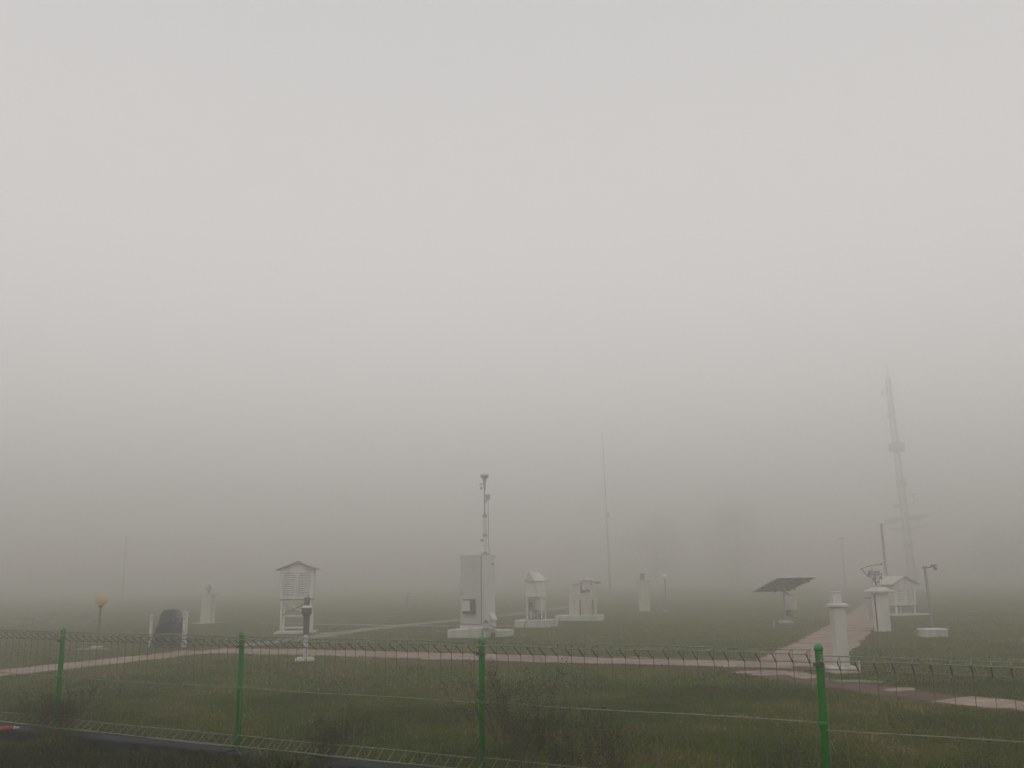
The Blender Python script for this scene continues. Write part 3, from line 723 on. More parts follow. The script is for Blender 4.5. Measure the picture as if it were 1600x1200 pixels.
m_ = MB(); m_.lathe([(0.012, 1.18), (0.012, 1.21), (0.004, 1.23)], 8, (0.02, 0, 0)); m_.build('spike', M['grey'], rg)
for x_, y_, s_ in ((-0.10, -0.03, 0.095), (0.085, -0.02, 0.10)):
    m_ = MB(); prof = [(s_ * 1.02, -0.02), (s_, 0.03), (s_ * 0.85, 0.065), (s_ * 0.5, 0.085), (0.01, 0.09)]
    m_.lathe(prof, 12, (x_, y_, 0)); m_.build('footing', M['plinth'], rg)

# --- globe lamps
def lamp(loc, label, hz, r_, gm, pm_, pr=0.025, tilt=None):
    t = thing('garden_lamp', loc, 0, label, 'lamp', 'globe lamps on slim poles', tilt)
    m_ = MB(); m_.tube([(0, 0, -0.05), (0, 0, hz - r_ * 0.85)], pr, 10); m_.build('pole', M[pm_], t)
    m_ = MB(); m_.lathe([(pr, hz - r_ * 1.35), (pr * 2.1, hz - r_ * 1.05), (pr * 2.3, hz - r_ * 0.86)], 14); m_.build('collar', M[pm_], t)
    m_ = MB(); m_.lathe([(max(0.003, r_ * math.sin(a)), hz - r_ * math.cos(a)) for a in [0.30 + k * (math.pi - 0.31) / 14 for k in range(15)]], 22); m_.build('globe', M[gm], t)
    m_ = MB(); m_.box(-0.12, 0.12, -0.12, 0.12, -0.05, 0.03, 0.01); m_.build('base', M['plinth'], t)
lamp((-10.05, 22.65, 0), 'yellowed globe lamp on a green pole in the left foreground lawn', 1.11, 0.142, 'amber', 'polegreen')
lamp((6.50, 40.3, 0), 'white globe lamp on a dark slim pole beside the far white pillar', 1.45, 0.13, 'globe', 'grey', 0.024)

# --- tarp covered thing between two drilled posts
tp = thing('covered_instrument', (-8.27, 22.5, 0), 0.0, 'lumpy object under a faded blue grey tarpaulin on the lawn', 'covered object')
def tarp_mesh():
    prof = [(-0.345, 0.0), (-0.35, 0.18), (-0.345, 0.33), (-0.30, 0.46), (-0.25, 0.58), (-0.20, 0.68), (-0.175, 0.80), (-0.11, 0.87), (0.03, 0.88), (0.15, 0.865), (0.19, 0.80), (0.20, 0.71), (0.26, 0.69), (0.33, 0.69), (0.345, 0.66), (0.345, 0.4), (0.35, 0.2), (0.345, 0.0)]
    nx, nyy = len(prof), 11; vs = []; fs = []
    for j in range(nyy):
        v = j / (nyy - 1) * 2 - 1; y = v * 0.30; k = math.sqrt(max(0, 1 - abs(v) ** 4 * 0.9))
        for x, z in prof:
            p = Vector((x * (0.9 + 0.1 * k), y, z * (0.55 + 0.45 * k)))
            nn = noise.noise_vector(Vector((x * 6, y * 6, z * 5))) * 0.055
            fold = 0.015 * math.sin(x * 34 + z * 6)
            vs.append((p.x + nn.x, p.y + nn.y + fold * (1 - z) - (0.06 * (1 - z) if j == 0 else 0) + (0.06 * (1 - z) if j == nyy - 1 else 0), max(0.0, p.z + nn.z * 0.6) if z > 0.01 else 0.0))
    for j in range(nyy - 1):
        for i in range(nx - 1):
            a = j * nx + i; fs.append((a, a + 1, a + nx + 1, a + nx))
    # front and back skirts closed by fans hanging to the ground
    m_ = MB(); m_.add(vs, fs, True)
    for j, y in ((0, -0.34), (nyy - 1, 0.34)):
        ring = [vs[j * nx + i] for i in range(nx)]; n = len(ring)
        rows = [ring]
        for s in (0.66, 0.33, 0.0):
            rows.append([(x * (0.6 + 0.4 * s) + 0.02, q + (y - q) * (1 - s) * 0.5 + 0.02 * math.sin(x * 30), z * (0.25 + 0.75 * s)) for x, q, z in ring])
        vv = [p for r_ in rows for p in r_]; ff = []
        for a in range(3):
            for i in range(n - 1): k = a * n + i; ff.append((k, k + 1, k + n + 1, k + n))
        m_.add(vv, ff, True)
        last = rows[-1]; m_.add(last, [tuple(range(len(last)))], True)
    return m_
tarp_mesh().build('tarpaulin', M['tarp'], tp)
m_ = MB(); m_.tube([(-0.36, -0.33, 0.32), (-0.18, -0.36, 0.30), (0.05, -0.37, 0.33), (0.2, -0.36, 0.30), (0.36, -0.33, 0.32)], 0.008, 5); m_.build('rope', M['grey'], tp)
m_ = MB(); m_.box(0.36, 0.50, -0.10, 0.2, 0, 0.24, 0.02); m_.build('side_box', M['darkgrey'], tp)
def drilled_post(loc, h, label, double):
    t = thing('drilled_post', loc, 0.05, label, 'post', 'white posts with dark bolts beside the tarpaulin')
    m_ = MB()
    m_.box(-0.035, 0.035, -0.03, 0.03, -0.05, h, 0.004)
    m_.build('upright', M['white'], t)
    for z in ([0.18, 0.22, 0.64, 0.70] if not double else [0.18, 0.30, 0.36, 0.66, 0.75, 0.79]):
        m_ = MB(); m_.tube([(0, -0.045, 0), (0, -0.029, 0)], 0.014, 8); m_.build('bolt', M['black'], t, (rnd.uniform(-0.012, 0.012), 0, z))
    if double:
        m_ = MB(); m_.box(0.04, 0.075, -0.02, 0.02, -0.05, h - 0.02, 0.004); m_.build('strap', M['white'], t)
drilled_post((-8.70, 22.42, 0), 0.75, 'shorter white bolted post left of the blue grey tarpaulin', False)
drilled_post((-7.87, 22.30, 0), 0.84, 'taller white bolted post right of the blue grey tarpaulin', True)

# --- white pillars
def pillar_simple(loc, w, h, rz, label, top):
    t = thing('white_pillar', loc, rz, label, 'pillar', 'white masonry instrument pillars')
    m_ = MB(); m_.box(-w / 2, w / 2, -w / 2, w / 2, -0.05, h - 0.07, 0.012); m_.build('shaft', M['cream'], t)
    m_ = MB(); m_.box(-w / 2 - 0.04, w / 2 + 0.04, -w / 2 - 0.04, w / 2 + 0.04, h - 0.07, h, 0.01); m_.build('cap', M['cream'], t)
    top(t, h)
    return t
def top_a(t, h):
    m_ = MB(); m_.lathe([(0.13, h), (0.13, h + 0.03), (0.05, h + 0.05), (0.05, h + 0.13), (0.10, h + 0.15), (0.11, h + 0.20), (0.05, h + 0.24), (0.06, h + 0.32), (0.03, h + 0.335)], 14); m_.build('instrument', M['grey'], t)
def top_b(t, h):
    m_ = MB(); m_.box(-0.16, 0.09, -0.1, 0.1, h, h + 0.05, 0.01); m_.lathe([(0.10, h + 0.05), (0.10, h + 0.26), (0.115, h + 0.265), (0.115, h + 0.30), (0.09, h + 0.31)], 14, (-0.03, 0, 0)); m_.build('instrument', M['grey'], t)
pillar_simple((-11.5, 35.0, 0), 0.40, 1.07, -0.12, 'misty white pillar with a small instrument on top, left of the tall shelter', top_a)
m_ = MB(); m_.box(-0.36, 0.22, -0.40, 0.25, -0.04, 0.03, 0.008)
fp = thing('footing_slab', (-11.5, 34.9, 0), -0.12, 'thin pale concrete slab around the foot of the misty left pillar', 'slab'); m_.build('slab_block', M['plinth'], fp)
pillar_simple((5.60, 40.6, 0), 0.46, 1.31, 0.0, 'misty white pillar left of the white globe lamp', top_b)

# near pillar with plate
t = thing('white_pillar', (4.998, 14.55, 0), 0.05, 'nearest slender cream pillar with a flat cap and milky box on top', 'pillar', 'white masonry instrument pillars')
m_ = MB(); m_.box(-0.205, 0.205, -0.19, 0.19, -0.04, 0.10, 0.015); m_.build('footing', M['plinth'], t)
m_ = MB(); 
w0, w1 = 0.092, 0.090
vs = [(-w0, -w0, 0.10), (w0, -w0, 0.10), (w0, w0, 0.10), (-w0, w0, 0.10), (-w1, -w1, 0.99), (w1, -w1, 0.99), (w1, w1, 0.99), (-w1, w1, 0.99)]
m_.add(vs, [(3, 2, 1, 0), (4, 5, 6, 7), (0, 1, 5, 4), (1, 2, 6, 5), (2, 3, 7, 6), (3, 0, 4, 7)]); m_.build('shaft', M['cream'], t)
m_ = MB(); m_.box(-0.135, 0.155, -0.13, 0.13, 0.99, 1.005, 0.003); m_.box(-0.115, 0.135, -0.11, 0.11, 1.006, 1.038, 0.012); m_.build('cap', M['white'], t)
m_ = MB(); m_.box(-0.078, 0.062, -0.07, 0.07, 1.038, 1.205, 0.005); bx_ = m_.build('box', M['translucent'], t)
m_ = MB(); m_.box(-0.086, 0.070, -0.078, 0.078, 1.206, 1.218, 0.003); m_.build('lid', M['white'], bx_)
t = thing('pipe_stub', (5.22, 14.45, 0), 0, 'short white pipe stub standing beside the nearest cream pillar', 'pipe')
m_ = MB(); m_.tube([(0, 0, -0.05), (0, 0, 0.155)], 0.022, 10); m_.build('pipe', M['plinth'], t)
m_ = MB(); m_.lathe([(0.027, 0.155), (0.027, 0.175), (0.008, 0.182)], 10); m_.build('pipe_cap', M['white'], t)

# pillar with pyramid cap and radiation tracker
t = thing('white_pillar', (9.50, 24.35, 0), -0.02, 'white pillar with a spreading pyramid cap and black conduit down its left side', 'pillar', 'white masonry instrument pillars')
m_ = MB(); m_.box(-0.165, 0.165, -0.16, 0.16, -0.05, 1.0, 0.012); m_.build('shaft', M['white'], t)
m_ = MB(); c4 = [(-0.34, -0.34), (0.34, -0.34), (0.34, 0.34), (-0.34, 0.34)]
m_.box(-0.285, 0.285, -0.28, 0.28, 0.985, 1.035, 0.006)
m_.add([(-0.275, -0.27, 1.034), (0.275, -0.27, 1.034), (0.275, 0.27, 1.034), (-0.275, 0.27, 1.034), (-0.12, -0.12, 1.125), (0.12, -0.12, 1.125), (0.12, 0.12, 1.125), (-0.12, 0.12, 1.125)],
       [(0, 1, 5, 4), (1, 2, 6, 5), (2, 3, 7, 6), (3, 0, 4, 7), (4, 5, 6, 7)])
m_.lathe([(0.07, 1.10), (0.05, 1.16), (0.045, 1.18)], 12); m_.build('cap', M['roofpale'], t)
m_ = MB(); m_.tube([(-0.182, -0.14, -0.03), (-0.182, -0.14, 0.95)], 0.014, 6); m_.build('conduit', M['black'], t)
t = thing('electrical_box', (9.47, 24.95, 0), -0.02, 'grey upright box standing behind the left side of the pyramid capped pillar', 'box')
m_ = MB(); m_.box(-0.10, 0.16, -0.12, 0.12, 0.30, 0.83, 0.01); m_.build('case', M['roofpale'], t)
m_ = MB(); m_.box(-0.11, 0.17, -0.13, 0.13, 0.831, 0.845, 0.003); m_.build('lid', M['darkgrey'], t)
m_ = MB(); m_.tube([(0.08, 0, -0.05), (0.08, 0, 0.30)], 0.03, 8); m_.build('leg', M['darkgrey'], t)
m_ = MB(); m_.box(-0.16, 0.10, -0.14, -0.10, 0.27, 0.295, 0.004); m_.build('bracket', M['white'], t)
t = thing('sun_tracker', (9.48, 24.35, 1.18), 0.0, 'spindly dark instrument with angled arms on top of the pyramid capped pillar', 'weather instrument')
m_ = MB(); m_.tube([(-0.04, 0, -0.01), (-0.06, 0, 0.14), (-0.04, 0, 0.26)], [0.03, 0.022, 0.02], 8); m_.build('stem', M['darkgrey'], t)
m_ = MB(); m_.box(-0.20, 0.06, -0.08, 0.08, 0.24, 0.37, 0.02); m_.build('head', M['grey'], t)
m_ = MB(); m_.tube([(-0.10, -0.02, 0.16), (-0.26, -0.02, 0.26), (-0.42, -0.05, 0.42)], 0.011, 6); m_.build('arm', M['black'], t)
m_ = MB(); m_.tube([(-0.42, -0.05, 0.42), (-0.15, -0.05, 0.50), (0.12, -0.05, 0.53)], 0.009, 6); m_.lathe([(0.006, -0.025), (0.022, -0.012), (0.025, 0), (0.022, 0.012), (0.006, 0.025)], 10, (0.125, -0.05, 0.53)); m_.build('arm', M['black'], t)
m_ = MB()
for (a, b) in (((-0.22, 0.30), (-0.12, 0.40)), ((-0.26, 0.24), (-0.20, 0.36)), ((0.02, 0.36), (0.10, 0.24)), ((0.07, 0.12), (0.10, 0.30)), ((-0.16, 0.06), (-0.12, 0.22)), ((-0.02, 0.04), (0.05, 0.20))):
    m_.tube([(a[0], -0.09, a[1]), (b[0], -0.07, b[1])], 0.009, 5)
m_.build('linkage', M['darkgrey'], t)
for x, z in ((-0.24, 0.21), (-0.10, 0.12), (0.07, 0.16), (0.0, 0.05), (-0.15, 0.42), (-0.05, 0.40)):
    m_ = MB(); m_.lathe([(0.03, 0), (0.034, 0.01), (0.034, 0.045), (0.02, 0.06)], 10); m_.build('sensor', M['darkgrey'] if z < 0.3 else M['white'], t, (x, -0.08, z))

# --- high volume samplers
t = thing('air_sampler', (0.66, 29.0, 0), -0.30, 'white air sampler with a steep gabled hood on a broad white plinth', 'air sampler', 'air samplers on white plinths')
m_ = MB(); m_.box(-0.60, 0.55, -0.42, 0.50, -0.05, 0.22, 0.015); m_.build('plinth', M['plinth'], t)
m_ = MB(); m_.box(-0.26, 0.24, -0.24, 0.24, 0.90, 1.40, 0.008); m_.build('body', M['whitewood'], t)
m_ = MB(); m_.prism([(-0.30, 1.38), (0.04, 1.38), (-0.13, 1.70)], -0.30, -0.28); m_.build('gable', M['cream'], t)
m_ = MB(); m_.add([(-0.30, -0.279, 1.38), (-0.13, -0.279, 1.70), (0.0, 0.28, 1.66), (-0.30, 0.28, 1.38)], [(0, 1, 2, 3)])
m_.add([(0.04, -0.29, 1.38), (0.31, 0.28, 1.40), (0.0, 0.28, 1.66), (-0.13, -0.29, 1.70)], [(0, 1, 2, 3)]); m_.add([(0.04, -0.29, 1.395), (0.31, 0.28, 1.415), (0.31, 0.28, 1.39), (0.04, -0.29, 1.37)], [(0, 1, 2, 3)])
m_.build('roof', M['roofpale'], t)
m_ = MB(); m_.box(-0.275, 0.255, -0.27, 0.26, 1.375, 1.395, 0.003); m_.build('roof_edge', M['grey'], t)
for sx in (-1, 1):
    for sy in (-1, 1):
        m_ = MB(); m_.box(-0.018, 0.018, -0.018, 0.018, 0.22, 0.90); m_.build('leg', M['whitewood'], t, (sx * 0.235 - 0.01, sy * 0.215, 0))
m_ = MB(); m_.box(-0.22, 0.20, -0.16, 0.2, 0.52, 0.899, 0.01); m_.build('filter_box', M['cream'], t)
m_ = MB(); m_.box(-0.20, 0.0, -0.24, -0.161, 0.48, 0.86, 0.008); b_ = m_.build('control_panel', M['grey'], t)
m_ = MB(); m_.box(-0.16, -0.05, -0.255, -0.241, 0.60, 0.76, 0.004); m_.build('gauge', M['darkgrey'], b_)
m_ = MB(); m_.lathe([(0.07, 0.24), (0.09, 0.28), (0.09, 0.48), (0.05, 0.52)], 12, (-0.02, 0, 0)); m_.build('motor', M['grey'], t)
m_ = MB(); m_.tube([(0.0, 0, 0.3), (-0.05, -0.3, 0.245), (-0.2, -0.42, 0.235), (-0.26, -0.44, 0.10), (-0.27, -0.46, 0.0)], 0.012, 6); m_.build('cable', M['black'], t)
m_ = MB(); m_.lathe([(0.05, 0.22), (0.06, 0.25), (0.05, 0.40), (0.02, 0.42)], 10, (0.18, -0.1, 0)); m_.build('pump', M['darkgrey'], t)

t = thing('air_sampler', (2.32, 32.75, 0), -0.25, 'white air sampler with a small flat cover and a stick leaning against its plinth', 'air sampler', 'air samplers on white plinths')
m_ = MB(); m_.box(-0.86, 0.72, -0.48, 0.45, -0.05, 0.19, 0.015); m_.build('plinth', M['plinth'], t)
m_ = MB(); m_.box(-0.40, 0.50, -0.24, 0.24, 0.19, 0.92, 0.01); m_.build('lower_case', M['cream'], t)
m_ = MB(); m_.box(-0.27, 0.02, -0.2, 0.2, 0.92, 1.24, 0.008); m_.build('upper_case', M['cream'], t)
m_ = MB(); m_.box(-0.31, 0.03, -0.26, 0.26, 1.25, 1.33, 0.006); m_.build('cover', M['roofpale'], t)
m_ = MB(); m_.box(0.06, 0.38, -0.18, 0.2, 0.92, 1.36, 0.008); m_.build('upper_case', M['cream'], t)
m_ = MB(); m_.prism([(0.02, 1.355), (0.50, 1.355), (0.44, 1.385), (0.16, 1.46)], -0.24, 0.24); m_.build('cover', M['roofpale'], t)
m_ = MB(); m_.tube([(0.40, -0.1, 1.34), (0.66, -0.1, 1.31)], 0.012, 6); m_.box(0.54, 0.72, -0.15, -0.05, 1.26, 1.32, 0.01); m_.build('sensor_arm', M['darkgrey'], t)
for x, z in ((0.13, 0.96), (0.27, 0.99)):
    m_ = MB(); m_.lathe([(0.04, 0), (0.055, 0.02), (0.05, 0.07), (0.02, 0.10)], 10); m_.build('knob', M['darkgrey'], t, (x, -0.22, z))
for x in (0.0, 0.45):
    m_ = MB(); m_.box(-0.018, 0.018, -0.018, 0.018, 0.19, 0.72); m_.build('leg', M['darkgrey'], t, (x, -0.26, 0))
m_ = MB(); m_.tube([(2.50, 32.28, 0.68), (2.56, 32.12, 0.45), (2.74, 31.95, -0.01)], 0.017, 7)
tag(m_.build('stick', M['plinth']), 'thin white stick leaning on the plinth of the flat covered sampler', 'stick')

# --- solar panel on post
t = thing('solar_panel_stand', (8.42, 29.2, 0), 0.0, 'tilted solar panel seen from below on a post with a grey box', 'solar panel')
m_ = MB(); m_.tube([(0, 0, -0.03), (0, 0, 1.08)], 0.042, 12); m_.build('post', M['grey'], t)
m_ = MB(); m_.box(-0.21, 0.17, -0.2, 0.2, -0.05, 0.075, 0.012); m_.build('footing', M['plinth'], t)
pan = MB(); 
th_ = R(24); tl = R(18.5)
e = Vector((math.cos(th_), math.sin(th_), 0)); d_ = Vector((-math.sin(th_) * math.cos(tl), math.cos(th_) * math.cos(tl), -math.sin(tl)))
nn = e.cross(d_)
Mp = Matrix((e, d_, nn)).transposed().to_4x4(); Mp.translation = Vector((0.0, 0.0, 1.18))
LW, LD = 0.74, 0.68
for k in range(2):
    a = -LW + k * LW + 0.006; b = a + LW - 0.012
    m_ = MB(); m_.box(a, b, -LD, LD, -0.004, 0.004, 0, Mp); so = m_.build('module', M['solar'], t)
    m_ = MB(); m_.box(a + .01, b - .01, -LD + .01, LD - .01, 0.0045, 0.007, 0, Mp); m_.build('cells', M['cells'], so)
    m_ = MB()
    for q in ((a, b, -LD - .012, -LD, -.022, .012), (a, b, LD, LD + .012, -.022, .012), (a - .005, a + .003, -LD, LD, -.022, .012), (b - .003, b + .005, -LD, LD, -.022, .012)): m_.box(*q, 0, Mp)
    m_.build('frame', M['alu'], so)
    m_ = MB(); m_.box((a + b) / 2 - .05, (a + b) / 2 + .05, -LD + .10, -LD + .16, -.03, -.005, 0, Mp); m_.build('junction_box', M['grey'], so)
m_ = MB()
for yy in (-0.35, 0.35): m_.box(-LW, LW, yy - .02, yy + .02, -.062, -.0225, 0, Mp)
m_.box(-0.03, 0.03, -0.5, 0.5, -.10, -.0625, 0, Mp); m_.tube([(0, 0, 0.98), (0.14, -0.02, 0.86), (0.20, -0.02, 0.84)], 0.018, 6); m_.tube([(-0.28, -.1, 1.02), (-0.30, -0.1, 0.93)], 0.02, 6); m_.build('bracket', M['darkgrey'], t)
m_ = MB(); m_.box(-0.02, 0.34, -0.14, 0.10, 0.40, 0.84, 0.01); cb2 = m_.build('control_box', M['roofpale'], t)
m_ = MB(); m_.box(0.0, 0.14, -0.08, 0.06, 0.22, 0.40, 0.01); m_.build('conduit_box', M['darkgrey'], cb2)
m_ = MB(); m_.box(0.02, 0.30, -0.152, -0.141, 0.43, 0.81, 0.004); m_.build('door', M['roofpale'], cb2)
m_ = MB(); m_.tube([(7.33, 26.75, -0.03), (7.37, 26.75, 0.21)], 0.014, 6)
tag(m_.build('stake', M['white']), 'short white stake in the lawn left of the solar panel', 'stake')

# --- tall thin pole behind the pillar
t = thing('instrument_pole', (14.02, 35.1, 0), 0, 'tall plain grey pole rising behind the capped white pillar', 'pole')
m_ = MB(); m_.tube([(0, 0, -0.05), (0, 0, 3.26)], [0.055, 0.045], 12); m_.build('shaft', M['grey'], t)
m_ = MB(); m_.lathe([(0.047, 3.26), (0.055, 3.265), (0.055, 3.30), (0.02, 3.32)], 12); m_.build('top_cap', M['darkgrey'], t)

# --- bent arm pole on white block
t = thing('concrete_block', (9.83, 22.2, 0), 0.02, 'low white concrete block lying on the lawn at the right', 'block')
m_ = MB(); m_.box(-0.27, 0.27, -0.2, 0.2, -0.04, 0.15, 0.007); m_.build('base', M['plinth'], t)
m_ = MB(); m_.box(-0.28, 0.275, -0.21, 0.21, 0.151, 0.185, 0.006); m_.build('cover_slab', M['white'], t)
t = thing('sensor_pole', (11.0, 24.8, 0), 0, 'thin leaning grey pole with a short side arm carrying a hanging sensor', 'pole', tilt=(0, -0.03, 0))
m_ = MB(); m_.tube([(0, 0, -0.05), (0, 0, 0.7), (0, 0, 1.64)], [0.02, 0.034, 0.036], 10); m_.build('shaft', M['grey'], t)
m_ = MB(); m_.tube([(0.0, 0, 1.60), (0.14, 0, 1.612), (0.27, 0, 1.635)], 0.016, 6); m_.box(-0.05, 0.06, -0.03, 0.03, 1.585, 1.64, 0.006); m_.build('arm', M['darkgrey'], t)
m_ = MB(); m_.box(0.18, 0.32, -0.05, 0.05, 1.64, 1.68, 0.008); m_.lathe([(0.035, 1.53), (0.045, 1.54), (0.045, 1.61), (0.02, 1.625)], 10, (0.28, 0, 0)); m_.build('sensor', M['darkgrey'], t)

# --- lattice tower and slim mast in the fog
t = thing('lattice_tower', (35.7, 83.3, 0), 0.3, 'tall foggy lattice tower with two outrigger panels at the right', 'tower', tilt=(0.0, -0.028, 0))
t.scale = (1.56, 1.56, 1.56)
H = 12.4; r0, r1 = 0.24, 0.15
def leg_pt(k, z):
    r_ = r0 + (r1 - r0) * z / H; a = math.pi / 6 + k * 2 * math.pi / 3; return Vector((r_ * math.cos(a), r_ * math.sin(a), z))
for k in range(3):
    m_ = MB(); m_.tube([leg_pt(k, -0.05), leg_pt(k, H)], 0.046, 6); m_.build('leg', M['towerpaint'], t)
nb = 30
for k in range(3):
    m_ = MB()
    for j in range(nb):
        za, zb_ = H * j / nb, H * (j + 1) / nb
        m_.tube([leg_pt(k, za), leg_pt((k + 1) % 3, zb_)], 0.022, 4, False); m_.tube([leg_pt(k, zb_), leg_pt((k + 1) % 3, zb_)], 0.016, 4, False)
    m_.build('bracing', M['towerpaint'], t)
m_ = MB(); m_.tube([(0, 0, H - 0.2), (0, 0, 13.6)], [0.04, 0.015], 6); m_.build('lightning_rod', M['towerpaint'], t)
m_ = MB(); m_.box(-0.34, 0.34, -0.30, 0.30, 7.9, 8.45, 0.03); m_.build('equipment_box', M['towerpaint'], t)
m_ = MB(); m_.box(-0.62, -0.36, -0.1, 0.1, 7.95, 8.12, 0.02); m_.build('side_box', M['towerpaint'], t)
for x0, x1, z0, z1 in ((-1.25, -0.45, 3.72, 4.02), (0.42, 1.25, 3.86, 4.16)):
    m_ = MB(); m_.prism([(x0, z0), (x1, (z0 + z1) / 2 + 0.06), (x1, (z0 + z1) / 2 + 0.16), ((x0 + x1) / 2, z1 + 0.05), (x0, z0 + 0.12)], -0.45, 0.45); m_.build('outrigger_panel', M['towerpaint'], t)
m_ = MB(); m_.tube([(-1.25, 0, 3.45), (0, 0, 3.35), (1.35, 0, 3.55)], 0.03, 6); m_.tube([(-0.9, 0, 3.8), (-0.7, 0, 3.4)], 0.02, 5); m_.tube([(0.9, 0, 3.9), (0.7, 0, 3.45)], 0.02, 5); m_.build('crossarm', M['towerpaint'], t)
m_ = MB(); m_.tube([(-0.6, 0, 4.75), (0.75, 0, 4.85)], 0.028, 6); m_.tube([(0.72, 0, 4.8), (0.72, 0, 5.35)], 0.022, 6); m_.box(0.52, 0.95, -0.1, 0.1, 5.33, 5.41, 0.01); m_.box(-0.62, -0.40, -0.12, 0.12, 4.60, 4.82, 0.02); m_.build('sensor_arm', M['towerpaint'], t)
m_ = MB(); m_.tube([(-0.55, 0, 11.4), (0.35, 0, 11.5)], 0.03, 6); m_.box(-0.62, -0.48, -0.07, 0.07, 11.3, 11.55, 0.02); m_.tube([(-0.2, 0, 9.8), (0.35, 0, 9.8)], 0.03, 6); m_.box(-0.35, -0.15, -0.1, 0.1, 9.9, 10.15, 0.02); m_.build('sensor_arm', M['towerpaint'], t)
m_ = MB(); m_.box(-0.22, 0.26, -0.18, 0.18, 5.9, 6.35, 0.03); m_.build('equipment_box', M['towerpaint'], t)
m_ = MB(); m_.box(-0.3, 0.1, -0.2, 0.2, 2.35, 2.6, 0.02); m_.build('equipment_box', M['towerpaint'], t)
m_ = MB(); m_.box(-0.5, 0.5, -0.5, 0.5, -0.05, 0.2, 0.03); m_.build('footing', M['plinth'], t)

t = thing('lightning_mast', (8.7, 85.0, 0), 0, 'very slim dark mast fading into the fog at the centre', 'mast', tilt=(0, -0.016, 0))
t.scale = (1.41, 1.41, 1.41)
m_ = MB(); m_.tube([(0, 0, -0.05), (0, 0, 4.0), (0, 0, 4.01), (0, 0, 10.35)], [0.075, 0.06, 0.045, 0.03], 8); m_.build('shaft', M['darkgrey'], t)
m_ = MB(); m_.box(0.02, 0.20, -0.08, 0.08, 4.8, 5.2, 0.02); m_.build('junction_box', M['darkgrey'], t)
m_ = MB(); m_.lathe([(0.05, 10.3), (0.08, 10.36), (0.03, 10.45)], 8); m_.build('tip', M['darkgrey'], t)

# --- dim far things
def far_lamp(loc, h, label, w=0.05):
    t = thing('lamp_post', loc, 0, label, 'lamp post', 'dim posts far off in the fog')
    m_ = MB(); m_.tube([(0, 0, -0.05), (0, 0, h)], w, 8); m_.build('pole', M['grey'], t)
    m_ = MB(); m_.box(-0.22, 0.22, -0.09, 0.09, h - 0.02, h + 0.12, 0.03); m_.build('lamp_head', M['grey'], t)
far_lamp((-33.5, 79.5, 0), 5.4, 'dim post in the fog above the yellowed globe lamp', 0.06)
far_lamp((26.6, 75.0, 0), 4.2, 'dim post in the fog right of the solar panel', 0.06)
def marker(loc, w, h, label):
    t = thing('marker_block', loc, 0.1, label, 'block', 'pale blocks far off in the fog')
    m_ = MB(); m_.box(-w / 2, w / 2, -0.12, 0.12, -0.05, h, 0.02); m_.build('block', M['palegrey'], t)
    m_ = MB(); m_.box(-w / 2 - 0.03, w / 2 + 0.03, -0.15, 0.15, h, h + 0.04, 0.01); m_.build('top_slab', M['palegrey'], t)
marker((-18.3, 37.0, 0), 0.22, 0.36, 'pale upright block in the fog at far left, left of the leftmost fence post')
marker((-16.5, 36.0, 0), 0.22, 0.38, 'pale upright block in the fog just left of the yellowed globe lamp')
marker((-19.2, 36.6, 0), 0.7, 0.20, 'wide low pale block, farthest left in the fog')
marker((-10.9, 44.5, 0), 0.22, 0.42, 'pale block in the fog left of the tall louvred shelter')
t = thing('evaporation_stand', (-5.2, 47.5, 0), 0, 'faint low white frame with a hooked post behind the lawn at centre left', 'frame')
m_ = MB(); m_.box(-0.33, -0.22, -0.05, 0.05, 0, 0.62, 0.01); m_.build('post', M['palegrey'], t)
m_ = MB(); m_.tube([(-0.27, 0, 0.6), (-0.24, 0, 0.78), (-0.10, 0, 0.80)], 0.03, 6); m_.build('hook', M['grey'], t)
m_ = MB(); m_.box(-0.05, 0.22, -0.1, 0.1, 0.12, 0.18, 0.01); m_.box(0.17, 0.22, -0.1, 0.1, 0, 0.12); m_.build('shelf', M['palegrey'], t)

# --- red crumpled bottle outside the fence
t = thing('plastic_bottle', (-5.03, 9.42, 0.06), 0.25, 'crumpled red plastic bottle lying on the kerb under the fence at lower left', 'bottle')
m_ = MB(); pts = []
prof = [(0.004, -0.11), (0.028, -0.105), (0.033, -0.08), (0.024, -0.04), (0.032, 0.0), (0.025, 0.03), (0.032, 0.055), (0.022, 0.08)]
b_ = MB(); b_.lathe(prof, 14)
b_.v = [(p[2], p[0] * (1 + 0.12 * math.sin(p[2] * 60)), p[1] * 0.85 + 0.0) for p in b_.v]; b_.build('bottle_body', M['red'], t, (0, 0, 0.06))
b_ = MB(); b_.lathe([(0.026, 0.08), (0.016, 0.10), (0.014, 0.125), (0.004, 0.127)], 12); b_.v = [(p[2], p[0], p[1]) for p in b_.v]; b_.build('bottle_neck', M['pinkwhite'], t, (0, 0, 0.06))

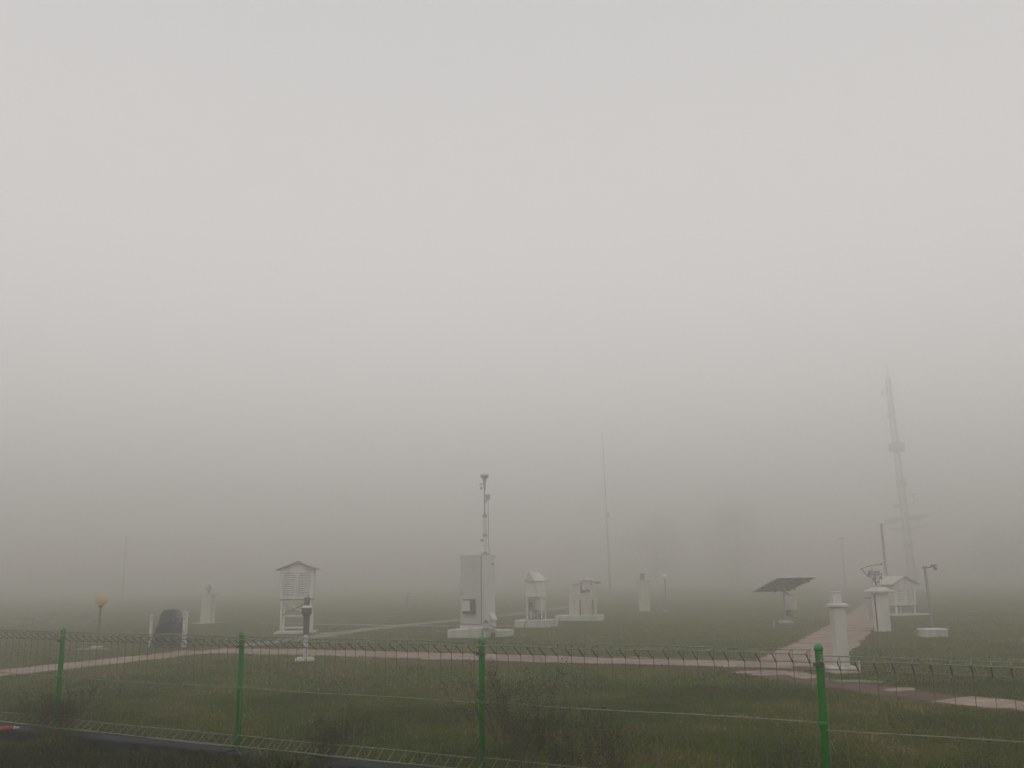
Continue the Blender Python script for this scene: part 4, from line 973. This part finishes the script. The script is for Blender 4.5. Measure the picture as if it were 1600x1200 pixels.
# ------------------------------------------------------------------ twiggy weeds at the fence
def weed(loc, hgt, spread, n_stem, seed, label, leafy=1.0, dry=0.0, name='weed_bush'):
    rr = random.Random(seed)
    t = thing(name, loc, 0, label, 'weed', 'scrubby weeds along the fence foot')
    st = MB(); tips = []
    def grow(p, d, ln, r_, lv):
        pts = [p]; q = p.copy(); dd = d.copy()
        for k in range(4):
            dd = (dd + Vector((rr.uniform(-.25, .25), rr.uniform(-.25, .25), rr.uniform(-.05, .18)))).normalized()
            q = q + dd * ln / 4; pts.append(q.copy())
            if lv < 2 and k > 0 and rr.random() < 0.85:
                for _ in range(rr.choice((1, 1, 2))):
                    nd = (dd + Vector((rr.uniform(-1, 1), rr.uniform(-1, 1), rr.uniform(-.2, .6))) * 0.75).normalized()
                    grow(q.copy(), nd, ln * rr.uniform(.35, .6), r_ * .6, lv + 1)
            tips.append((q.copy(), dd.copy()))
        st.tube(pts, [r_, r_ * .85, r_ * .7, r_ * .55, r_ * .35], 4, False)
    for k in range(n_stem):
        a = rr.uniform(0, 2 * math.pi); b = rr.uniform(0, spread)
        p = Vector((math.cos(a) * b * .5, math.sin(a) * b * .5, -0.02))
        grow(p, Vector((math.cos(a) * .35, math.sin(a) * .35, 1)).normalized(), hgt * rr.uniform(.6, 1.05), 0.0042, 0)
    tag(st.build('stems', M['stalk'], t), kind='stuff')
    vs = []; fs = []; tn = []
    for q, dd in tips:
        for _ in range(int(3 * leafy + rr.random())):
            c = q + Vector((rr.gauss(0, .012), rr.gauss(0, .012), rr.gauss(0, .012)))
            u = Vector((rr.uniform(-1, 1), rr.uniform(-1, 1), rr.uniform(-.5, 1))).normalized(); w = u.cross(Vector((rr.uniform(-1, 1), rr.uniform(-1, 1), rr.uniform(-1, 1)))).normalized()
            s = rr.uniform(.006, .016); k = len(vs)
            vs += [tuple(c), tuple(c + u * s * .5 + w * s * .3), tuple(c + u * s), tuple(c + u * s * .5 - w * s * .3)]; fs.append((k, k + 1, k + 2, k + 3))
            tn += [min(1, max(0, rr.gauss(.3 + dry, .2)))] * 4
    me = bpy.data.meshes.new('foliage'); me.from_pydata(vs, [], fs)
    at = me.attributes.new('tint', 'FLOAT', 'POINT'); at.data.foreach_set('value', tn); me.materials.append(M['weed'])
    link('foliage', me, t)
def fx(t_, off): q = fence_xy(t_, off); return (q[0], q[1], 0.0)
weed(fx(5.05, 0.10), 0.62, 0.26, 18, 3, 'dark twiggy bush just right of the middle green fence post', 1.3, .1)
weed(fx(5.40, 0.22), 0.46, 0.3, 18, 4, 'lower spreading twigs right of the dark bush by the middle post', 1.2, .1)
weed(fx(5.75, 0.12), 0.34, 0.3, 16, 5, 'small grey weed, last of the cluster right of the middle post', 1.2, .2)
weed(fx(3.35, 0.05), 0.34, 0.3, 14, 6, 'dark weed growing through the rolled fence foot between the second and third posts', 1.3)
weed(fx(0.12, -0.12), 0.40, 0.3, 16, 8, 'leafy weed around the foot of the leftmost green post', 1.3)
weed(fx(-0.25, 0.05), 0.28, 0.22, 7, 9, 'small weed just left of the leftmost green post', 1.3)
weed(fx(7.25, -0.05), 0.42, 0.22, 6, 10, 'thin weed at the foot of the right green post', 0.8, .3)
weed(fx(7.9, 0.30), 0.50, 0.25, 6, 12, 'tall thin weed right of the right green post', 0.7, .3)
weed(fx(8.7, 0.25), 0.46, 0.3, 6, 13, 'thin stalky weed near the right edge of the fence', 0.7, .3)

# ------------------------------------------------------------------ trees lost in the fog
def tree(loc, h, w, seed, label):
    rr = random.Random(seed)
    t = thing('tree', loc, 0, label, 'tree', 'ghostly trees behind the fog')
    tr = MB(); tr.tube([(0, 0, -0.2), (0.1, 0, h * .3), (0.0, 0.1, h * .75)], [w * .05, w * .04, w * .015], 7)
    cl = []
    for k in range(11):
        a = rr.uniform(0, 6.28); z = rr.uniform(.35, .95) * h; rad = w * .5 * (1 - abs(z / h - .6)) * rr.uniform(.3, .9)
        c = Vector((rad * math.cos(a), rad * math.sin(a), z)); cl.append((c, rr.uniform(.16, .3) * w))
        tr.tube([(0.05, 0, z * .7), tuple(c)], [w * .015, w * .006], 5)
    tr.build('trunk', M['bark'], t)
    vs = []; fs = []; tn = []
    for c, s in cl:
        tt = rr.uniform(.2, .8)
        for _ in range(260):
            p = c + Vector((rr.gauss(0, .5), rr.gauss(0, .5), rr.gauss(0, .42))) * s
            u = Vector((rr.uniform(-1, 1), rr.uniform(-1, 1), rr.uniform(-1, 1))).normalized() * .16; q = u.cross(Vector((rr.uniform(-1, 1), rr.uniform(-1, 1), 1))).normalized() * .12; k = len(vs)
            vs += [tuple(p - u), tuple(p + q), tuple(p + u), tuple(p - q)]; fs.append((k, k + 1, k + 2, k + 3)); tn += [min(1, max(0, rr.gauss(tt, .2)))] * 4
    me = bpy.data.meshes.new('crown'); me.from_pydata(vs, [], fs)
    at = me.attributes.new('tint', 'FLOAT', 'POINT'); at.data.foreach_set('value', tn); me.materials.append(M['crown']); link('crown', me, t)
tree((20.4, 134, 0), 10, 8, 1, 'faint tree shape in the fog right of the slim central mast')
tree((32.2, 134, 0), 11.2, 8, 2, 'faint tree shape in the fog above the solar panel')
tree((66, 128, 0), 7.0, 7, 3, 'faint tree shape in the fog at the right edge')
tree((72, 131, 0), 8.0, 8, 4, 'faintest tree shape, farthest right in the fog')

# ------------------------------------------------------------------ haze
hz = MB(); hz.box(-200, 200, -70, 340, -1.2, 22.6)
me = hz.mesh('haze', None)
mh = bpy.data.materials.new('fog'); mh.use_nodes = True; n = mh.node_tree; n.nodes.clear()
o_ = n.nodes.new('ShaderNodeOutputMaterial'); v_ = n.nodes.new('ShaderNodeVolumePrincipled')
v_.inputs['Color'].default_value = (0.98, 0.967, 0.962, 1); v_.inputs['Density'].default_value = HAZE_DENSITY; v_.inputs['Anisotropy'].default_value = 0.87
n.links.new(v_.outputs[0], o_.inputs['Volume']); me.materials.append(mh)
tag(link('haze', me), 'dense pale fog filling the whole yard', kind='stuff')
